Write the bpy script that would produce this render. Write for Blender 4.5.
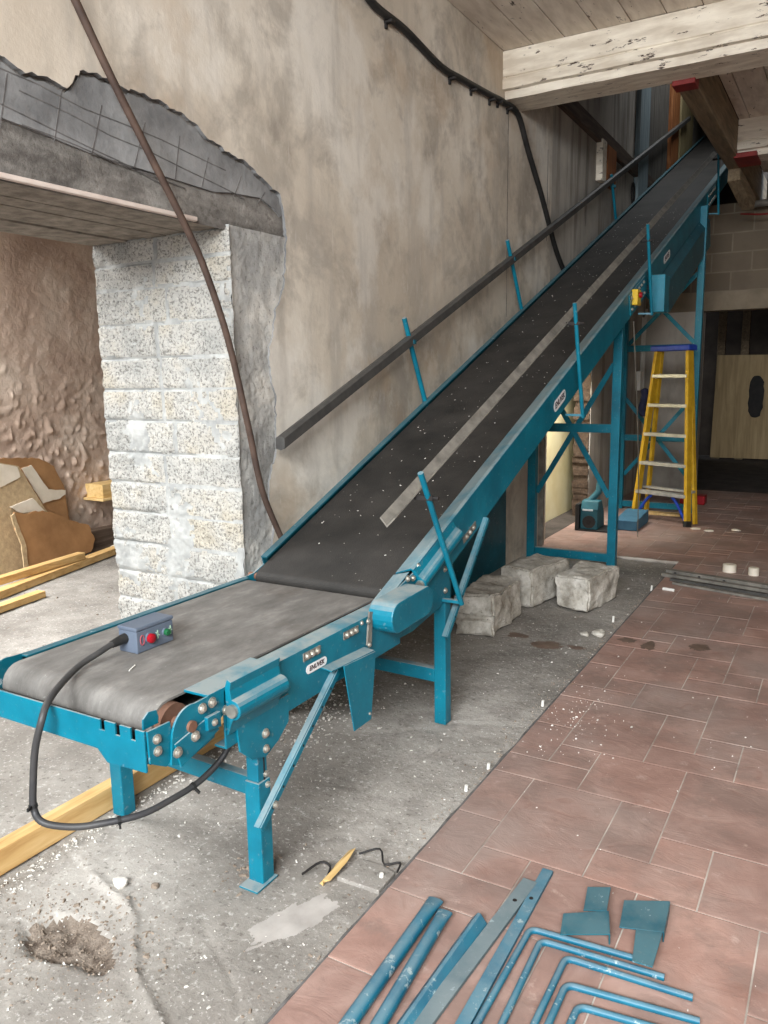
import bpy, bmesh, math, random
from mathutils import Vector, Matrix, noise
random.seed(7)
D = bpy.data
SC = bpy.context.scene
for o in list(D.objects): D.objects.remove(o, do_unlink=True)
COL = SC.collection
V = Vector

# ------------------------------------------------------------------ camera, light, exposure
cam = D.cameras.new('camera'); co = D.objects.new('camera', cam); COL.objects.link(co)
cam.sensor_fit = 'VERTICAL'; cam.sensor_height = 36.0; cam.lens = 791.856 * 36.0 / 1024
cam.clip_start = 0.05; cam.clip_end = 100
def cam_rot(a, b, c):
    fwd = V((math.sin(a)*math.cos(b), math.cos(a)*math.cos(b), math.sin(b)))
    right = V((math.cos(a), -math.sin(a), 0)); down = fwd.cross(right)
    r2 = right*math.cos(c) - down*math.sin(c); d2 = right*math.sin(c) + down*math.cos(c)
    return Matrix((r2, -d2, -fwd)).transposed()
co.matrix_world = Matrix.Translation((0, 0, 1.38)) @ cam_rot(-0.52978044, -0.17286702, -0.01621827).to_4x4()
SC.camera = co

w = D.worlds.new('daylight_sky'); SC.world = w; w.use_nodes = True
w.node_tree.nodes['Background'].inputs[0].default_value = (0.80, 0.90, 1.0, 1)
w.node_tree.nodes['Background'].inputs[1].default_value = 1.0
def area(name, loc, target, sx, sy, power, col=(1, 1, 1), spread=180):
    l = D.lights.new(name, 'AREA'); l.shape = 'RECTANGLE'; l.size = sx; l.size_y = sy
    l.energy = power; l.color = col; l.spread = math.radians(spread)
    o = D.objects.new(name, l); COL.objects.link(o); o.location = loc
    o.rotation_euler = (V(target) - V(loc)).to_track_quat('-Z', 'Y').to_euler()
    return o
area('doorway_daylight', (-0.1, -3.2, 1.9), (-0.9, 3.0, 0.8), 4.0, 2.2, 70, (0.95, 0.98, 1.0))
area('high_rear_fill', (0.1, -2.3, 3.25), (-1.0, 2.4, 0.0), 3.2, 1.6, 300, (0.95, 0.98, 1.0), 120)  # added light below the closed ceiling to brighten the near floor; no rooflight there
area('side_room_fill', (-4.55, 1.7, 2.82), (-4.55, 3.0, 0.0), 1.6, 2.0, 175, (0.97, 0.99, 1.0), 130)  # added area light under the side room ceiling, lifts its floor and wall
area('door_recess_fill', (-2.16, 6.85, 1.88), (-2.38, 6.95, 0.9), 0.08, 1.0, 17, (1.0, 0.97, 0.90), 90)  # added light hidden in the door recess to brighten the yellow board
area('upper_floor_fill', (-1.12, 9.6, 5.7), (-2.07, 9.6, 3.9), 1.2, 3.6, 48, (0.95, 0.98, 1.0), 120)  # added light inside the upper enclosure to bring up the boards and wall
SC.view_settings.view_transform = 'Standard'; SC.view_settings.look = 'None'
SC.view_settings.exposure = 0.52; SC.view_settings.gamma = 1.0
SC.view_settings.use_curve_mapping = False

# ------------------------------------------------------------------ materials
def lin(c):
    return tuple(((x/255)/12.92 if x/255 <= 0.04045 else ((x/255+0.055)/1.055)**2.4) for x in c) + (1,)
class NT:
    def __init__(s, name):
        s.m = D.materials.new(name); s.m.use_nodes = True
        s.t = s.m.node_tree; s.b = s.t.nodes['Principled BSDF']
        s.tc = s.n('ShaderNodeTexCoord')
    def n(s, typ, **kw):
        x = s.t.nodes.new(typ)
        for k, v in kw.items(): setattr(x, k, v)
        return x
    def l(s, a, b): s.t.links.new(a, b)
    def co(s, scale=(1, 1, 1), rot=(0, 0, 0), src=None):
        mp = s.n('ShaderNodeMapping'); mp.inputs['Scale'].default_value = scale; mp.inputs['Rotation'].default_value = rot
        s.l(src or s.tc.outputs['Object'], mp.inputs[0]); return mp.outputs[0]
    def noise(s, scale, detail=6, rough=0.6, co=None, dist=0.0):
        x = s.n('ShaderNodeTexNoise'); x.inputs['Scale'].default_value = scale; x.inputs['Detail'].default_value = detail
        x.inputs['Roughness'].default_value = rough; x.inputs['Distortion'].default_value = dist
        s.l(co or s.tc.outputs['Object'], x.inputs['Vector']); return x.outputs['Fac']
    def ramp(s, fac, stops):
        r = s.n('ShaderNodeValToRGB'); e = r.color_ramp.elements
        while len(e) < len(stops): e.new(0.5)
        for i, (p, c) in enumerate(stops):
            e[i].position = p; e[i].color = c if len(c) == 4 else lin(c)
        s.l(fac, r.inputs[0]); return r.outputs[0]
    def mask(s, fac, a, b):
        r = s.n('ShaderNodeMapRange'); r.inputs[1].default_value = a; r.inputs[2].default_value = b
        s.l(fac, r.inputs[0]); return r.outputs[0]
    def mix(s, fac, a, b, mode='MIX'):
        x = s.n('ShaderNodeMix', data_type='RGBA', blend_type=mode)
        for v, i in ((fac, 0), (a, 6), (b, 7)):
            if hasattr(v, 'is_linked'): s.l(v, x.inputs[i])
            elif i == 0: x.inputs[0].default_value = v
            else: x.inputs[i].default_value = v if len(v) == 4 else lin(v)
        return x.outputs[2]
    def math(s, op, a, b=0.0):
        x = s.n('ShaderNodeMath', operation=op)
        for i, v in enumerate((a, b)):
            if hasattr(v, 'is_linked'): s.l(v, x.inputs[i])
            else: x.inputs[i].default_value = v
        return x.outputs[0]
    def bump(s, h, strength, dist=0.01, prev=None):
        b = s.n('ShaderNodeBump'); b.inputs['Strength'].default_value = strength; b.inputs['Distance'].default_value = dist
        s.l(h, b.inputs['Height'])
        if prev is not None: s.l(prev, b.inputs['Normal'])
        return b.outputs[0]
    def up(s):                                   # how far the surface faces upwards (settled dust)
        g = s.n('ShaderNodeNewGeometry'); x = s.n('ShaderNodeSeparateXYZ'); s.l(g.outputs['Normal'], x.inputs[0])
        return x.outputs[2]
    def out(s, col=None, rough=0.7, metal=0.0, nrm=None, spec=0.4):
        if col is not None:
            if hasattr(col, 'is_linked'): s.l(col, s.b.inputs['Base Color'])
            else: s.b.inputs['Base Color'].default_value = lin(col)
        if hasattr(rough, 'is_linked'): s.l(rough, s.b.inputs['Roughness'])
        else: s.b.inputs['Roughness'].default_value = rough
        s.b.inputs['Metallic'].default_value = metal
        s.b.inputs['Specular IOR Level'].default_value = spec
        if nrm is not None: s.l(nrm, s.b.inputs['Normal'])
        return s.m
def simple(name, c1, c2, scale=8, rough=0.7, metal=0, bump=0.15, bscale=40, bd=0.004, spec=0.4):
    t = NT(name); f = t.noise(scale)
    c = t.ramp(f, [(0.35, c1), (0.68, c2)])
    return t.out(c, rough, metal, t.bump(t.noise(bscale), bump, bd), spec)
M = {}
def paint(name, c1, c2, dustc, dustamt, chips=0.0, rough=0.42):
    t = NT(name); f = t.noise(6)
    c = t.ramp(f, [(0.35, c1), (0.7, c2)])
    if chips:
        ch = t.mask(t.noise(22, 8, 0.7), 0.66-chips, 0.69-chips)
        c = t.mix(ch, c, (150, 168, 172))
    d = t.mask(t.up(), 0.45, 0.95)
    d = t.math('MULTIPLY', d, t.mask(t.noise(9, 8, 0.7), 0.25, 0.55))
    d = t.math('MULTIPLY', d, dustamt)
    sp = t.math('MULTIPLY', t.mask(t.noise(60, 4, 0.6), 0.62, 0.72), 0.35)
    c = t.mix(sp, c, dustc)
    c = t.mix(d, c, dustc)
    r = t.math('ADD', t.math('MULTIPLY', d, 0.4), rough)
    return t.out(c, r, 0, t.bump(t.noise(30), 0.08, 0.003))
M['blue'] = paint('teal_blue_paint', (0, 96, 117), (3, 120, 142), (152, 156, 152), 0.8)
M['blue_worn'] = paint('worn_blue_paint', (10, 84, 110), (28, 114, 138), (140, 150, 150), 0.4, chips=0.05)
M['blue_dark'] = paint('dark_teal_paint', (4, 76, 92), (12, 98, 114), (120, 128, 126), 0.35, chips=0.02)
M['grey_worn'] = paint('worn_grey_blue_paint', (74, 96, 104), (98, 116, 120), (140, 146, 146), 0.4, chips=0.04)
t = NT('dusty_flat_belt'); f = t.noise(5, 9, 0.7, t.co((2.5, 1, 1))); g = t.noise(3.2, 5)
c = t.ramp(f, [(0.34, (92, 89, 85)), (0.52, (112, 109, 105)), (0.68, (136, 133, 128))])
c = t.mix(t.math('MULTIPLY', t.mask(g, 0.56, 0.68), 0.35), c, (84, 74, 66))
c = t.mix(t.math('MULTIPLY', t.mask(t.noise(70, 5), 0.64, 0.75), 0.5), c, (158, 156, 152))
M['belt_flat'] = t.out(c, 0.75, 0, t.bump(t.noise(120), 0.15, 0.002))
t = NT('dark_rough_top_belt'); f = t.noise(4, 8, 0.65)
c = t.ramp(f, [(0.34, (32, 31, 29)), (0.66, (54, 51, 48))])
vo = t.n('ShaderNodeTexVoronoi'); vo.inputs['Scale'].default_value = 34; t.l(t.tc.outputs['Object'], vo.inputs['Vector'])
sp = t.math('MULTIPLY', t.mask(vo.outputs['Distance'], 0.10, 0.06), t.mask(t.noise(7), 0.50, 0.56))
c = t.mix(t.math('MULTIPLY', sp, 0.8), c, (150, 146, 138))
wv = t.n('ShaderNodeTexVoronoi'); wv.inputs['Scale'].default_value = 160; t.l(t.co((1, 1, 1)), wv.inputs['Vector'])
M['belt_dark'] = t.out(c, 0.7, 0, t.bump(wv.outputs['Distance'], 0.35, 0.003))
M['rubber'] = simple('black_rubber', (28, 28, 28), (44, 43, 42), 10, 0.55)
M['cable_grey'] = simple('dark_grey_cable', (52, 52, 54), (70, 69, 68), 10, 0.5)
M['cable_brown'] = simple('dusty_brown_cable', (62, 48, 42), (86, 68, 58), 14, 0.65)
M['rail'] = simple('dark_grey_rail', (58, 57, 56), (82, 80, 77), 12, 0.55, 0.0)
M['galv'] = simple('dusty_grey_steel', (98, 94, 88), (136, 131, 122), 14, 0.6, 0.1)
M['bolt'] = simple('zinc_bolt', (170, 166, 156), (196, 192, 182), 30, 0.35, 0.75)
M['brown_steel'] = simple('rusty_brown_steel', (104, 76, 62), (134, 98, 80), 22, 0.6, 0.2)
M['dark'] = simple('dark_gap_steel', (24, 22, 22), (40, 36, 34), 12, 0.7)
M['white_plastic'] = simple('white_plastic', (214, 212, 204), (228, 226, 220), 12, 0.5)
M['label_white'] = simple('label_white', (222, 226, 228), (236, 238, 238), 12, 0.5, bump=0.02)
M['label_dark'] = simple('label_dark', (42, 30, 44), (60, 44, 52), 12, 0.5, bump=0.02)
M['box_grey'] = simple('slate_grey_enclosure', (84, 94, 110), (98, 108, 122), 8, 0.5)
M['red'] = simple('red_plastic', (140, 10, 26), (160, 16, 32), 8, 0.35)
M['green'] = simple('green_plastic', (20, 74, 44), (30, 96, 58), 8, 0.35)
M['label_green'] = simple('label_green', (150, 190, 160), (176, 206, 184), 8, 0.5)
M['label_red'] = simple('label_red', (140, 66, 76), (156, 80, 86), 8, 0.5)
M['yellow'] = simple('scuffed_yellow_fibreglass', (178, 138, 24), (206, 164, 40), 14, 0.5)
M['alu'] = simple('aluminium_tread', (176, 174, 170), (204, 202, 198), 16, 0.4, 0.6)
M['cap_blue'] = simple('blue_plastic_cap', (24, 54, 142), (36, 70, 168), 16, 0.45)
M['red_steel'] = simple('red_oxide_steel', (108, 26, 24), (136, 38, 32), 12, 0.6)
def wood(name, c1, c2, c3, axis='Y', rough=0.7, sc=1.0, bump=0.25):
    t = NT(name)
    s = {'X': (1.2, 14, 14), 'Y': (14, 1.2, 14), 'Z': (14, 14, 1.2)}[axis]
    f = t.noise(2.2*sc, 7, 0.6, t.co(s), 0.6); g = t.noise(2.5, 4)
    c = t.ramp(f, [(0.3, c1), (0.5, c2), (0.7, c3)])
    c = t.mix(t.math('MULTIPLY', t.mask(g, 0.55, 0.75), 0.3), c, c1)
    return t.out(c, rough, 0, t.bump(f, bump, 0.004))
M['plank'] = wood('pale_pine', (180, 138, 84), (206, 168, 110), (222, 190, 138), 'Y')
M['plank_x'] = wood('pale_pine_offcut', (186, 148, 90), (214, 180, 120), (226, 198, 146), 'Y')
M['old_timber'] = wood('brown_old_timber', (92, 78, 60), (122, 105, 82), (146, 128, 102), 'Y')
M['diag_timber'] = wood('dark_brown_batten', (62, 48, 38), (86, 70, 58), (110, 94, 80), 'Y')
M['orange_timber'] = wood('broken_orange_timber', (112, 62, 28), (150, 92, 48), (184, 124, 76), 'Z')
M['pale_timber'] = wood('pale_post_timber', (140, 124, 86), (164, 148, 108), (184, 168, 130), 'Z')
M['blue_board'] = wood('faded_blue_board', (104, 120, 128), (134, 150, 156), (156, 170, 174), 'Z')
M['grey_board'] = wood('dark_grey_boards', (66, 62, 58), (92, 88, 82), (116, 112, 104), 'Z')
M['ply'] = wood('plywood_face', (150, 128, 92), (176, 152, 112), (192, 168, 128), 'Z', sc=0.6)
M['yellow_board'] = simple('pale_yellow_board', (224, 210, 160), (240, 230, 192), 3, 0.8, bscale=12)
M['card_in'] = simple('brown_board_face', (146, 106, 68), (174, 130, 86), 5, 0.9, bscale=30, bump=0.4)
M['card_out'] = simple('pale_paper_face', (212, 198, 176), (232, 220, 202), 6, 0.9, bscale=25)
M['card_core'] = simple('tan_fibre_board', (172, 148, 114), (200, 174, 136), 30, 0.95, bscale=90, bump=0.6)
# painted timber with flaking
t = NT('flaking_cream_paint'); f = t.noise(3, 6, 0.6, t.co((1.2, 6, 6)))
c = t.ramp(f, [(0.36, (206, 194, 176)), (0.64, (238, 229, 212))])
fl_ = t.mask(t.noise(9, 9, 0.72, t.co((0.9, 3, 3))), 0.60, 0.62)
c = t.mix(fl_, c, (74, 58, 50))
c = t.mix(t.math('MULTIPLY', t.mask(t.noise(1.7, 4), 0.55, 0.7), 0.45), c, (176, 156, 132))
M['beam_paint'] = t.out(c, 0.65, 0, t.bump(f, 0.3, 0.004, t.bump(fl_, 0.4, -0.003)))
t = NT('painted_ceiling_boards'); f = t.noise(3, 6, 0.6, t.co((6, 1.2, 6)))
c = t.ramp(f, [(0.36, (204, 192, 177)), (0.64, (230, 220, 206))])
fl_ = t.mask(t.noise(9, 9, 0.72, t.co((3, 0.9, 3))), 0.62, 0.64)
c = t.mix(fl_, c, (64, 50, 42))
st = t.mask(t.noise(1.5, 5), 0.58, 0.72); c = t.mix(t.math('MULTIPLY', st, 0.5), c, (150, 120, 78))
M['ceil'] = t.out(c, 0.7, 0, t.bump(f, 0.3, 0.004))
# plaster wall
t = NT('stained_lime_plaster')
big = t.noise(0.9, 6, 0.6, None, 0.4); mid = t.noise(3.1, 8, 0.65, None, 0.3)
c = t.ramp(big, [(0.36, (186, 174, 158)), (0.50, (206, 196, 181)), (0.64, (222, 215, 203))])
c = t.mix(t.math('MULTIPLY', t.mask(mid, 0.50, 0.62), 0.6), c, (152, 144, 134))
c = t.mix(t.math('MULTIPLY', t.mask(t.noise(1.3, 8, 0.68, t.co((1, 1, 0.7))), 0.53, 0.62), 0.5), c, (138, 130, 120))
c = t.mix(t.math('MULTIPLY', t.mask(t.noise(1.1, 7, 0.66, t.co((1, 1.3, 1))), 0.46, 0.38), 0.55), c, (226, 221, 212))
drip = t.noise(2.4, 6, 0.6, t.co((1, 2.2, 0.35)))
c = t.mix(t.math('MULTIPLY', t.mask(drip, 0.52, 0.64), 0.45), c, (166, 159, 150))
c = t.mix(t.math('MULTIPLY', t.mask(t.noise(1.6, 5), 0.56, 0.66), 0.35), c, (178, 152, 122))
scr = t.noise(16, 3, 0.5, t.co((1, 3.0, 0.4))); c = t.mix(t.math('MULTIPLY', t.mask(scr, 0.64, 0.72), 0.28), c, (222, 216, 206))
gy = t.n('ShaderNodeSeparateXYZ'); t.l(t.tc.outputs['Object'], gy.inputs[0])
M['plaster'] = t.out(c, 0.9, 0, t.bump(t.noise(5, 8, 0.6), 0.25, 0.02, t.bump(t.noise(60), 0.2, 0.003)), 0.2)
t = NT('damp_grey_plaster')      # the plaster past the first doorway: greyer, dirtier
big = t.noise(1.1, 6, 0.6); drip = t.noise(2.0, 7, 0.62, t.co((1, 3, 0.3)))
c = t.ramp(big, [(0.34, (152, 146, 138)), (0.64, (200, 194, 184))])
c = t.mix(t.math('MULTIPLY', t.mask(drip, 0.50, 0.62), 0.6), c, (108, 99, 90))
M['plaster_grey'] = t.out(c, 0.9, 0, t.bump(t.noise(6, 8), 0.3, 0.02), 0.2)
# exposed block faces
t = NT('rough_pumice_blocks')
v1 = t.n('ShaderNodeTexVoronoi'); v1.inputs['Scale'].default_value = 120; t.l(t.tc.outputs['Object'], v1.inputs['Vector'])
nz = t.noise(95, 5, 0.75); big = t.noise(4, 6)
c = t.ramp(big, [(0.36, (182, 181, 176)), (0.5, (204, 201, 194)), (0.64, (203, 195, 179))])
c = t.mix(t.math('MULTIPLY', t.mask(nz, 0.50, 0.40), 0.75), c, (96, 93, 88))
c = t.mix(t.math('MULTIPLY', t.mask(nz, 0.56, 0.64), 0.5), c, (210, 207, 198))
M['blocks'] = t.out(c, 0.95, 0, t.bump(nz, 1.0, 0.012, t.bump(v1.outputs['Distance'], 0.5, 0.005)), 0.15)
M['block_joint'] = simple('joint_smears', (146, 147, 145), (184, 184, 180), 11, 0.95, bscale=60, bump=0.5, bd=0.006)
M['mortar'] = simple('grey_mortar', (150, 150, 148), (186, 186, 182), 7, 0.95, bscale=45, bump=0.5, bd=0.008)
M['grey_render'] = simple('grey_cement_render', (104, 104, 104), (150, 150, 149), 5, 0.95, bscale=18, bump=0.5, bd=0.01)
t = NT('rough_lintel_concrete'); f = t.noise(6, 9, 0.68, t.co((1, 0.8, 1.6)))
c = t.ramp(f, [(0.36, (88, 84, 80)), (0.5, (118, 114, 109)), (0.64, (146, 142, 136))])
c = t.mix(t.math('MULTIPLY', t.mask(t.noise(40, 6, 0.7), 0.44, 0.34), 0.5), c, (74, 68, 62))
M['lintel'] = t.out(c, 0.95, 0, t.bump(t.noise(40, 8, 0.7), 0.6, 0.01), 0.2)
M['soffit'] = simple('board_marked_soffit', (112, 104, 95), (156, 147, 136), 16, 0.95, bscale=50, bump=0.7, bd=0.01)
M['strip_pink'] = simple('pale_pink_render_strip', (196, 180, 170), (214, 200, 190), 9, 0.9)
t = NT('rough_pink_render'); f = t.noise(1.6, 6)
c = t.ramp(f, [(0.36, (166, 142, 126)), (0.5, (186, 163, 146)), (0.64, (206, 188, 172))])
c = t.mix(t.math('MULTIPLY', t.mask(t.noise(26, 6), 0.60, 0.7), 0.4), c, (222, 206, 190))
M['inner_wall'] = t.out(c, 0.95, 0, t.bump(t.noise(18, 9, 0.6, None, 0.5), 0.5, 0.02), 0.2)
# concrete floor
t = NT('dusty_broken_concrete'); big = t.noise(1.3, 7, 0.62); mid = t.noise(6, 8, 0.65)
c = t.ramp(big, [(0.36, (114, 109, 103)), (0.5, (144, 139, 132)), (0.64, (170, 165, 158))])
c = t.mix(t.math('MULTIPLY', t.mask(mid, 0.51, 0.62), 0.5), c, (124, 118, 112))
c = t.mix(t.math('MULTIPLY', t.mask(t.noise(70, 6, 0.65), 0.57, 0.66), 0.6), c, (204, 201, 195))
c = t.mix(t.math('MULTIPLY', t.mask(t.noise(55, 6, 0.65), 0.42, 0.34), 0.6), c, (88, 81, 75))
M['floor'] = t.out(c, 0.9, 0, t.bump(t.noise(28, 9, 0.65), 0.5, 0.01, t.bump(t.noise(140, 4), 0.3, 0.003)), 0.2)
M['floor_light'] = simple('pale_screed_patch', (160, 154, 148), (184, 178, 172), 9, 0.9, bscale=30)
# tiles
t = NT('terracotta_slate_tiles'); g = t.n('ShaderNodeNewGeometry'); big = t.noise(5, 7, 0.62, None, 0.5)
c = t.ramp(big, [(0.32, (126, 97, 87)), (0.5, (154, 123, 112)), (0.68, (178, 149, 137))])
tint = t.ramp(g.outputs['Random Per Island'], [(0.0, (132, 110, 102)), (0.5, (156, 128, 118)), (1.0, (170, 132, 118))])
c = t.mix(0.4, c, tint)
c = t.mix(t.math('MULTIPLY', t.mask(t.noise(1.2, 6), 0.46, 0.60), 0.55), c, (150, 137, 130))
c = t.mix(t.math('MULTIPLY', t.mask(t.noise(16, 8, 0.7), 0.60, 0.68), 0.3), c, (205, 184, 172))
slate = t.noise(7, 9, 0.62, t.co((1, 1.6, 1)), 1.2)
c = t.mix(t.math('MULTIPLY', t.mask(t.noise(2.6, 9, 0.72), 0.50, 0.60), 0.6), c, (126, 107, 99))
c = t.mix(t.math('MULTIPLY', t.mask(slate, 0.42, 0.30), 0.4), c, (128, 92, 80))
M['tile'] = t.out(c, 0.6, 0, t.bump(slate, 0.35, 0.010, t.bump(t.noise(60), 0.15, 0.003)), 0.35)
M['grout'] = simple('pale_grout', (146, 136, 126), (204, 196, 186), 5, 0.95)
M['stain'] = simple('dark_oil_stain', (92, 76, 66), (118, 98, 86), 14, 0.5)
t = NT('block_wall'); bk = t.n('ShaderNodeTexBrick'); bk.offset = 0.5
mp = t.co((1, 1, 1), (math.radians(-90), 0, 0)); t.l(mp, bk.inputs['Vector'])
bk.inputs['Scale'].default_value = 1.0; bk.inputs['Brick Width'].default_value = 0.40; bk.inputs['Row Height'].default_value = 0.20
bk.inputs['Mortar Size'].default_value = 0.008
bk.inputs['Color1'].default_value = lin((120, 108, 93)); bk.inputs['Color2'].default_value = lin((106, 95, 81)); bk.inputs['Mortar'].default_value = lin((132, 121, 105))
c = t.mix(t.math('MULTIPLY', t.mask(t.noise(4, 7), 0.45, 0.65), 0.5), bk.outputs[0], (104, 92, 80))
M['block_wall'] = t.out(c, 0.95, 0, t.bump(t.noise(20, 8), 0.5, 0.01), 0.2)
M['back_lintel'] = simple('tan_concrete_lintel', (124, 112, 95), (146, 133, 114), 4, 0.95, bscale=20)
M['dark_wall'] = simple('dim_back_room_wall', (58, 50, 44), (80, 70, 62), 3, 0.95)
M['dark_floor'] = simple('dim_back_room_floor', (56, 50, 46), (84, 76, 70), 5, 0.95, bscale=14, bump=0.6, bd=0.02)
M['stone'] = None
t = NT('broken_concrete_block'); f = t.noise(9, 8, 0.68)
c = t.ramp(f, [(0.36, (150, 143, 132)), (0.5, (186, 180, 169)), (0.62, (214, 209, 200))])
c = t.mix(t.math('MULTIPLY', t.mask(t.noise(50, 6, 0.7), 0.42, 0.32), 0.7), c, (84, 78, 72))
M['stone'] = t.out(c, 0.95, 0, t.bump(t.noise(34, 9, 0.7), 0.7, 0.012), 0.15)
M['chips'] = simple('pale_rubble_chips', (188, 184, 176), (222, 218, 210), 20, 0.95)
M['chips_dark'] = simple('brown_rubble_chips', (108, 96, 84), (150, 136, 122), 20, 0.95)
M['hatch'] = simple('scratch_and_shadow_line', (80, 77, 75), (112, 109, 107), 20, 0.95)  # also colours the painted gap shadow along the tile edge
M['tool_teal'] = simple('teal_machine_casing', (28, 80, 92), (44, 100, 112), 8, 0.55)
M['tray'] = simple('blue_tray', (48, 92, 118), (66, 112, 136), 9, 0.6)
M['switch_yellow'] = simple('yellow_switch', (210, 170, 20), (226, 186, 40), 8, 0.4)
M['cream_cap'] = simple('cream_plastic', (212, 202, 184), (228, 220, 204), 8, 0.5)
M['cloth_navy'] = simple('navy_cloth', (22, 26, 52), (34, 38, 66), 20, 0.95)
M['teal_cord'] = simple('teal_cord', (20, 84, 96), (30, 100, 112), 8, 0.7)

# ------------------------------------------------------------------ mesh builder
ORG = {}
class MB:
    def __init__(s): s.v = []; s.f = []; s.mi = []; s.cur = 0
    def add(s, vs, fs):
        n = len(s.v); s.v += [V(x) for x in vs]; s.f += [tuple(i+n for i in f) for f in fs]; s.mi += [s.cur]*len(fs); return s
    def box(s, x0, x1, y0, y1, z0, z1):
        vs = [(x, y, z) for z in (z0, z1) for y in (y0, y1) for x in (x0, x1)]
        return s.add(vs, [(0, 2, 3, 1), (4, 5, 7, 6), (0, 1, 5, 4), (2, 6, 7, 3), (0, 4, 6, 2), (1, 3, 7, 5)])
    def prism(s, poly, f0, f1):                 # poly: 2-D points; f0,f1 map them to the two end faces
        n = len(poly); vs = [f0(p) for p in poly] + [f1(p) for p in poly]
        fs = [tuple(range(n))[::-1], tuple(range(n, 2*n))] + [(i, (i+1) % n, n+(i+1) % n, n+i) for i in range(n)]
        return s.add(vs, fs)
    def px(s, poly, x0, x1):                    # poly in (y,z), thickness in x
        return s.prism(poly, lambda p: (x0, p[0], p[1]), lambda p: (x1, p[0], p[1]))
    def py(s, poly, y0, y1):                    # poly in (x,z)
        return s.prism(poly, lambda p: (p[0], y0, p[1]), lambda p: (p[0], y1, p[1]))
    def pz(s, poly, z0, z1):
        return s.prism(poly, lambda p: (p[0], p[1], z0), lambda p: (p[0], p[1], z1))
    def bar(s, a, b, w, h, up=(0, 0, 1)):       # rectangular bar a->b
        a, b = V(a), V(b); d = (b-a).normalized(); u = V(up)
        if abs(d.dot(u)) > 0.98: u = V((0, 1, 0))
        r = d.cross(u).normalized(); u = r.cross(d).normalized()
        vs = [p + r*sx*w/2 + u*sz*h/2 for p in (a, b) for sx, sz in ((-1, -1), (1, -1), (1, 1), (-1, 1))]
        return s.add(vs, [(0, 1, 2, 3), (7, 6, 5, 4), (0, 4, 5, 1), (1, 5, 6, 2), (2, 6, 7, 3), (3, 7, 4, 0)])
    def tube(s, pts, r, seg=10, caps=True):
        pts = [V(p) for p in pts]; n = len(pts); rs = r if isinstance(r, (list, tuple)) else [r]*n
        vs = []; ref = None
        for i, p in enumerate(pts):
            d = (pts[min(i+1, n-1)] - pts[max(i-1, 0)]).normalized()
            if ref is None:
                ref = d.cross(V((0, 0, 1)))
                if ref.length < 0.05: ref = d.cross(V((0, 1, 0)))
            ref = (ref - d*ref.dot(d)).normalized(); q = d.cross(ref)
            vs += [p + (ref*math.cos(2*math.pi*k/seg) + q*math.sin(2*math.pi*k/seg))*rs[i] for k in range(seg)]
        fs = [(i*seg+k, i*seg+(k+1) % seg, (i+1)*seg+(k+1) % seg, (i+1)*seg+k) for i in range(n-1) for k in range(seg)]
        if caps: fs += [tuple(range(seg))[::-1], tuple((n-1)*seg+k for k in range(seg))]
        return s.add(vs, fs)
    def rough(s, amt, freq=8, seed=0):
        for v in s.v:
            v += noise.noise_vector(v*freq + V((seed, seed*1.7, seed*.3)))*amt
        return s
    def build(s, name, mats, parent=None, smooth=False, bevel=0.0, label=None, cat=None, group=None, kind=None, seg=2):
        if not isinstance(mats, (list, tuple)): mats = [mats]
        if parent is not None: org = ORG[parent]
        elif kind == 'structure': org = V((0, 0, 0))
        else:
            xs = [v.x for v in s.v]; ys = [v.y for v in s.v]; zs = [v.z for v in s.v]
            org = V(((min(xs)+max(xs))/2, (min(ys)+max(ys))/2, min(zs)))
        me = D.meshes.new(name); me.from_pydata([v-org for v in s.v], [], s.f)
        for m in mats: me.materials.append(m)
        if len(mats) > 1: me.polygons.foreach_set('material_index', s.mi)
        bm = bmesh.new(); bm.from_mesh(me); bmesh.ops.recalc_face_normals(bm, faces=bm.faces); bm.to_mesh(me); bm.free()
        if smooth: me.polygons.foreach_set('use_smooth', [True]*len(me.polygons))
        o = D.objects.new(name, me); COL.objects.link(o); ORG[o] = org
        if parent is not None: o.parent = parent
        else: o.location = org
        if bevel:
            b = o.modifiers.new('bevel', 'BEVEL'); b.width = bevel; b.segments = seg; b.limit_method = 'ANGLE'; b.angle_limit = 0.6
            b.harden_normals = False
        if smooth:
            try:
                bm = bmesh.new(); bm.from_mesh(me)
                for e in bm.edges:
                    if len(e.link_faces) == 2 and e.calc_face_angle(0) > 0.7: e.smooth = False
                bm.to_mesh(me); bm.free()
            except Exception: pass
        tag(o, label, cat, group, kind); return o
def tag(o, label=None, cat=None, group=None, kind=None):
    if label: o['label'] = label
    if cat: o['category'] = cat
    if group: o['group'] = group
    if kind: o['kind'] = kind
def thing(name, loc, label, cat, group=None):
    o = D.objects.new(name, None); COL.objects.link(o); o.location = loc; o.empty_display_size = 0.1
    ORG[o] = V(loc); tag(o, label, cat, group); return o
def smooth_path(pts, n=6):
    P = [V(p) for p in pts]; P = [P[0]*2-P[1]] + P + [P[-1]*2-P[-2]]; out = []
    for i in range(1, len(P)-2):
        for k in range(n):
            t_ = k/n; a, b, c_, d = P[i-1], P[i], P[i+1], P[i+2]
            out.append(0.5*((2*b) + (c_-a)*t_ + (2*a-5*b+4*c_-d)*t_*t_ + (3*b-a-3*c_+d)*t_**3))
    out.append(P[-2]); return out
def bolt(parent, p, axis, r=0.008, name='bolt'):
    p = V(p); a = V(axis).normalized(); h = r*0.9
    m = MB().tube([p, p+a*h*.35], r*1.35, 12); m.tube([p+a*h*.35, p+a*h*.9, p+a*h*1.3], [r, r*.95, r*.55], 8)
    return m.build(name, M['bolt'], parent, smooth=True)

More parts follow.
